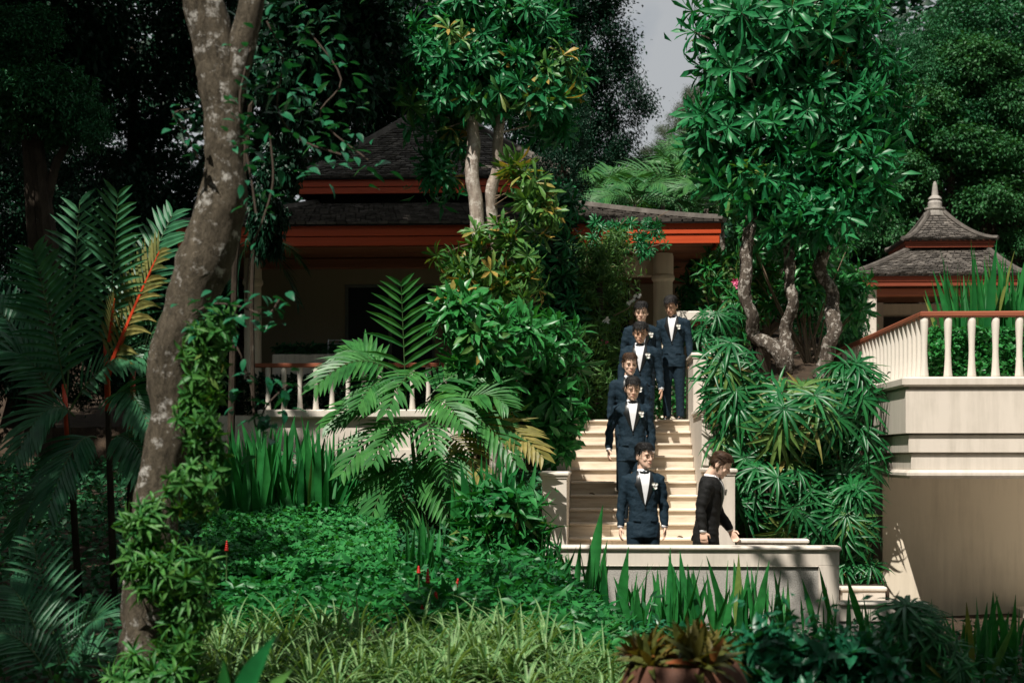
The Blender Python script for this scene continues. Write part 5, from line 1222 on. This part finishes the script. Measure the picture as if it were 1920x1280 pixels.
epi('dense hanging fern skirt around the trunk base', [(330, 1080, 75, 60, 46), (350, 1180, 60, 80, 44), (300, 1260, 90, 50, 30)], 10.1, ROS_FERN, .10, .17)
# broad leaves close to the lens at the lower left
t = thing('ginger_leaves', 'broad blurred green leaf close to the camera at the bottom', 'plant', at(455, 1400, 7))
for a, b_, w in (((440, 1330), (512, 1188), .11), ((470, 1340), (545, 1250), .08), ((430, 1330), (420, 1235), .08)):
    p, q = at(*a, 7), at(*b_, 6.9); m = MB(); m.blade(p, q-p, (-.4, -1, .3), (q-p).length, w, .1, 6, .2, 'lance'); m.build('leaf', M['lf_canna'], t, smooth=True)

# ------------------------------------------------------------------ urn with bromeliads, shaded foreground
ud = 9.0; u = at(1282, 1240, ud)
m = MB(); m.lathe([(.14, -.75), (.18, -.74), (.27, -.6), (.345, -.42), (.37, -.25), (.36, -.12), (.32, -.035), (.30, 0), (.285, .0), (.27, -.05), (.1, -.07)], 32, u)
tag(m.build('garden_urn', M['terracotta'], smooth=True), 'round brown terracotta urn at the bottom edge', 'urn')
t = thing('bromeliad', 'red-tinged bromeliad cluster growing in the brown urn', 'plant', u - Vector((0, 0, .06)))
for i in range(22):
    a = random.uniform(0, 6.28); r = math.sqrt(random.random())*.24
    put('leaf_cluster', random.choice(ROS_BROM), None, t, loc=(math.cos(a)*r, math.sin(a)*r, .05 + .10*(1-r/.24)), rot=qdir((math.cos(a)*r*3, math.sin(a)*r*3, 1), random.uniform(0, 6)), sc=random.uniform(.17, .26))
shrub('shaded_bush', 'dark broadleaf bush in the shade right of the urn', 'shrub', at(1540, 1420, 9.5), [(1450, 1230, 70, 45, 22), (1550, 1240, 80, 45, 24), (1640, 1265, 60, 35, 14), (1500, 1290, 120, 40, 18)], 9.5, ROS_BROAD, .14, .20, inner=M['lf_vine'], fill=10, fl=.08)
shrub('shaded_bush', 'low dark bush left of the urn under the spiky leaves', 'shrub', at(1150, 1330, 13), [(1120, 1215, 60, 25, 10), (1230, 1190, 60, 25, 8)], 13.6, ROS_BROAD, .10, .14, inner=M['lf_back'], fill=8, fl=.09)

# ------------------------------------------------------------------ plant-hung posts left of the men
def hung(label, cx, y0, y1, D, n, w, flowers=()):
    b = at(cx, y1, D); t = thing('hanging_epiphyte', label, 'plant', b)
    m = MB(); m.tube([at(cx, y1, D), at(cx+4, (y0+y1)/2, D), at(cx, y0, D)], .05, 8); m.build('post', M['bark_dark'], t)
    pts = []
    for i in range(n):
        y = random.uniform(y0, y1); a = random.uniform(-2.2, 2.2); r = w*(.5 + .6*random.random())*(.6 + .5*math.sin(math.pi*(y-y0)/(y1-y0)))/F*D
        n_ = RT*math.sin(a) - FW*math.cos(a); pts.append((at(cx, y, D) + n_*r, n_))
    clusters(t, pts, ROS_STRAP, .15, .30, .2)
    k = n*40; b_ = leaves_arr(np.array([tuple(p) for p, _ in pts*40]) + rng.normal(0, .1, (k, 3)), rng.normal(0, 1, (k, 3)) + [0, 0, -1], rng.normal(0, 1, (k, 3)), rng.uniform(.06, .14, k), .022)
    stuff(put('inner_foliage', arr_mesh('inner_foliage', *b_), M['lf_strap'], t, True))
    for x, y, mt in flowers:
        m = MB(); p = at(x, y, D-.3)
        for k in range(7): m.blade(p + Vector((random.uniform(-.02, .02), 0, random.uniform(-.02, .02))), (math.cos(k*.9), -.5, math.sin(k*.9)), (0, -1, 0), .055, .045, .1, 2)
        m.build('blossom', M[mt], t)
hung('post hung with strappy epiphytes and a pink blossom beside the men', 1122, 470, 800, 22.6, 62, 42, ((1134, 642, 'pink'), (1137, 600, 'white_fl')))
hung('leafy trailing plants on the post below the eave', 1150, 440, 620, 23.2, 30, 26)
hung('trailing plants on the rear post in shade', 1080, 460, 700, 23.4, 30, 24)
t = thing('bare_branches', 'thin bare twigs crossing the sunlit red fascia', 'branches', at(1130, 480, 23.6))
m = MB()
for x0, y0, x1, y1 in ((1125, 470, 1180, 405), (1150, 455, 1230, 430), (1100, 480, 1170, 450), (1200, 445, 1255, 395), (1140, 450, 1190, 475), (1180, 470, 1245, 455), (1210, 440, 1225, 410)):
    p, q = at(x0, y0, 23.6), at(x1, y1, 23.4); m.tube([p, p.lerp(q, .5) + Vector((random.uniform(-.06, .06), 0, random.uniform(-.05, .08))), q], [.012, .009, .004], 5)
m.build('twigs', M['twig'], t)
pts = [(at(random.uniform(1110, 1250), random.uniform(415, 480), 23.5), Vector((random.uniform(-1, 1), -1, random.uniform(-.5, .6)))) for _ in range(46)]
clusters(t, pts, ROS_TREE, .09, .16, .1)
wf = thing('white_flower_sprig', 'sprig of small white flowers above the rear man', 'flower', at(1190, 566, 22.3))
for i in range(9):
    m = MB(); p = at(1179+i*2.4+random.uniform(-2, 2), 570-i*2.2+random.uniform(-3, 3), 22.6)
    for k in range(5): m.blade(p, (math.cos(k*1.26), -.4, math.sin(k*1.26)), (0, -1, 0), .028, .022, .1, 2)
    m.build('blossom', M['white_fl'], wf)
m = MB(); m.tube([at(1150, 592, 22.4), at(1175, 580, 22.3), at(1204, 556, 22.3)], .007, 5); m.build('stalk', M['twig'], wf)
# mixed shrubs around the terrace
shrub('flowering_shrub', 'sunlit flowering shrub between the house corner and the grey trunks', 'shrub', at(1370, 690, 25), [(1375, 580, 55, 60, 22), (1345, 520, 40, 50, 14), (1420, 530, 45, 60, 12)], 24.8, ROS_LANCE, .2, .32, inner=M['lf_strap'], fill=40, fl=.12)
f2 = thing('pink_flowers', 'two pink blossoms beside the left grey trunk', 'flower', at(1385, 540, 24))
for x, y in ((1383, 535), (1378, 528), (1388, 532)):
    m = MB(); p = at(x, y, 23.9)
    for k in range(6): m.blade(p, (math.cos(k*1.05), -.5, math.sin(k*1.05)), (0, -1, 0), .07, .05, .1, 2)
    m.build('blossom', M['pink'], f2)
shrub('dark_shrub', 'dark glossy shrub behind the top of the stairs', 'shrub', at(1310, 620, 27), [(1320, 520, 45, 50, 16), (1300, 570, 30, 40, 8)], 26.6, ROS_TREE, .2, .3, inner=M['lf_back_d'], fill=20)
shrub('potted_shrub', 'small bright green plant behind the legs of the man at the top', 'shrub', at(1235, 785, 23), [(1236, 750, 14, 26, 10), (1276, 740, 10, 34, 8)], 23.0, ROS_SH, .12, .2, inner=M['lf_shrub'], fill=16, fl=.09)
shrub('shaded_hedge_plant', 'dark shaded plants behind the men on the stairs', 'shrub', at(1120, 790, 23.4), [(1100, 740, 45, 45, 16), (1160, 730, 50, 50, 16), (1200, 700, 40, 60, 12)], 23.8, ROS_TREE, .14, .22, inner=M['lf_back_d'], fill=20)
shrub('leafy_backdrop', 'mid-green shrub behind the grey trunks on the upper bed', 'shrub', at(1520, 680, 24), [(1500, 560, 60, 60, 16), (1590, 560, 40, 60, 10), (1440, 450, 60, 60, 14), (1530, 470, 60, 50, 12)], 24.5, ROS_SH, .24, .34, inner=M['lf_back'], fill=20)

for k, x, lab in ((1, .05, 'curled brown leaf fallen low on the shaded side of the steps'), (1, .36, 'dark fallen leaf in the middle of a low step'), (4, .95, 'small dry leaf fallen on the sunlit end of a step'), (7, -.1, 'dry leaf fallen on an upper step under the shrub')):
    m = MB(); m.blade((0, 0, 0), (1, random.uniform(-.5, .5), .25), (0, 0, 1), .085, .04, .7, 4, .5)
    o = put('fallen_leaf', m.mesh('fallen_leaf', True), M['twig'], None, loc=(x, SY+(k-1)*TD+.06, k*RH+.006)); tag(o, lab, 'leaf')
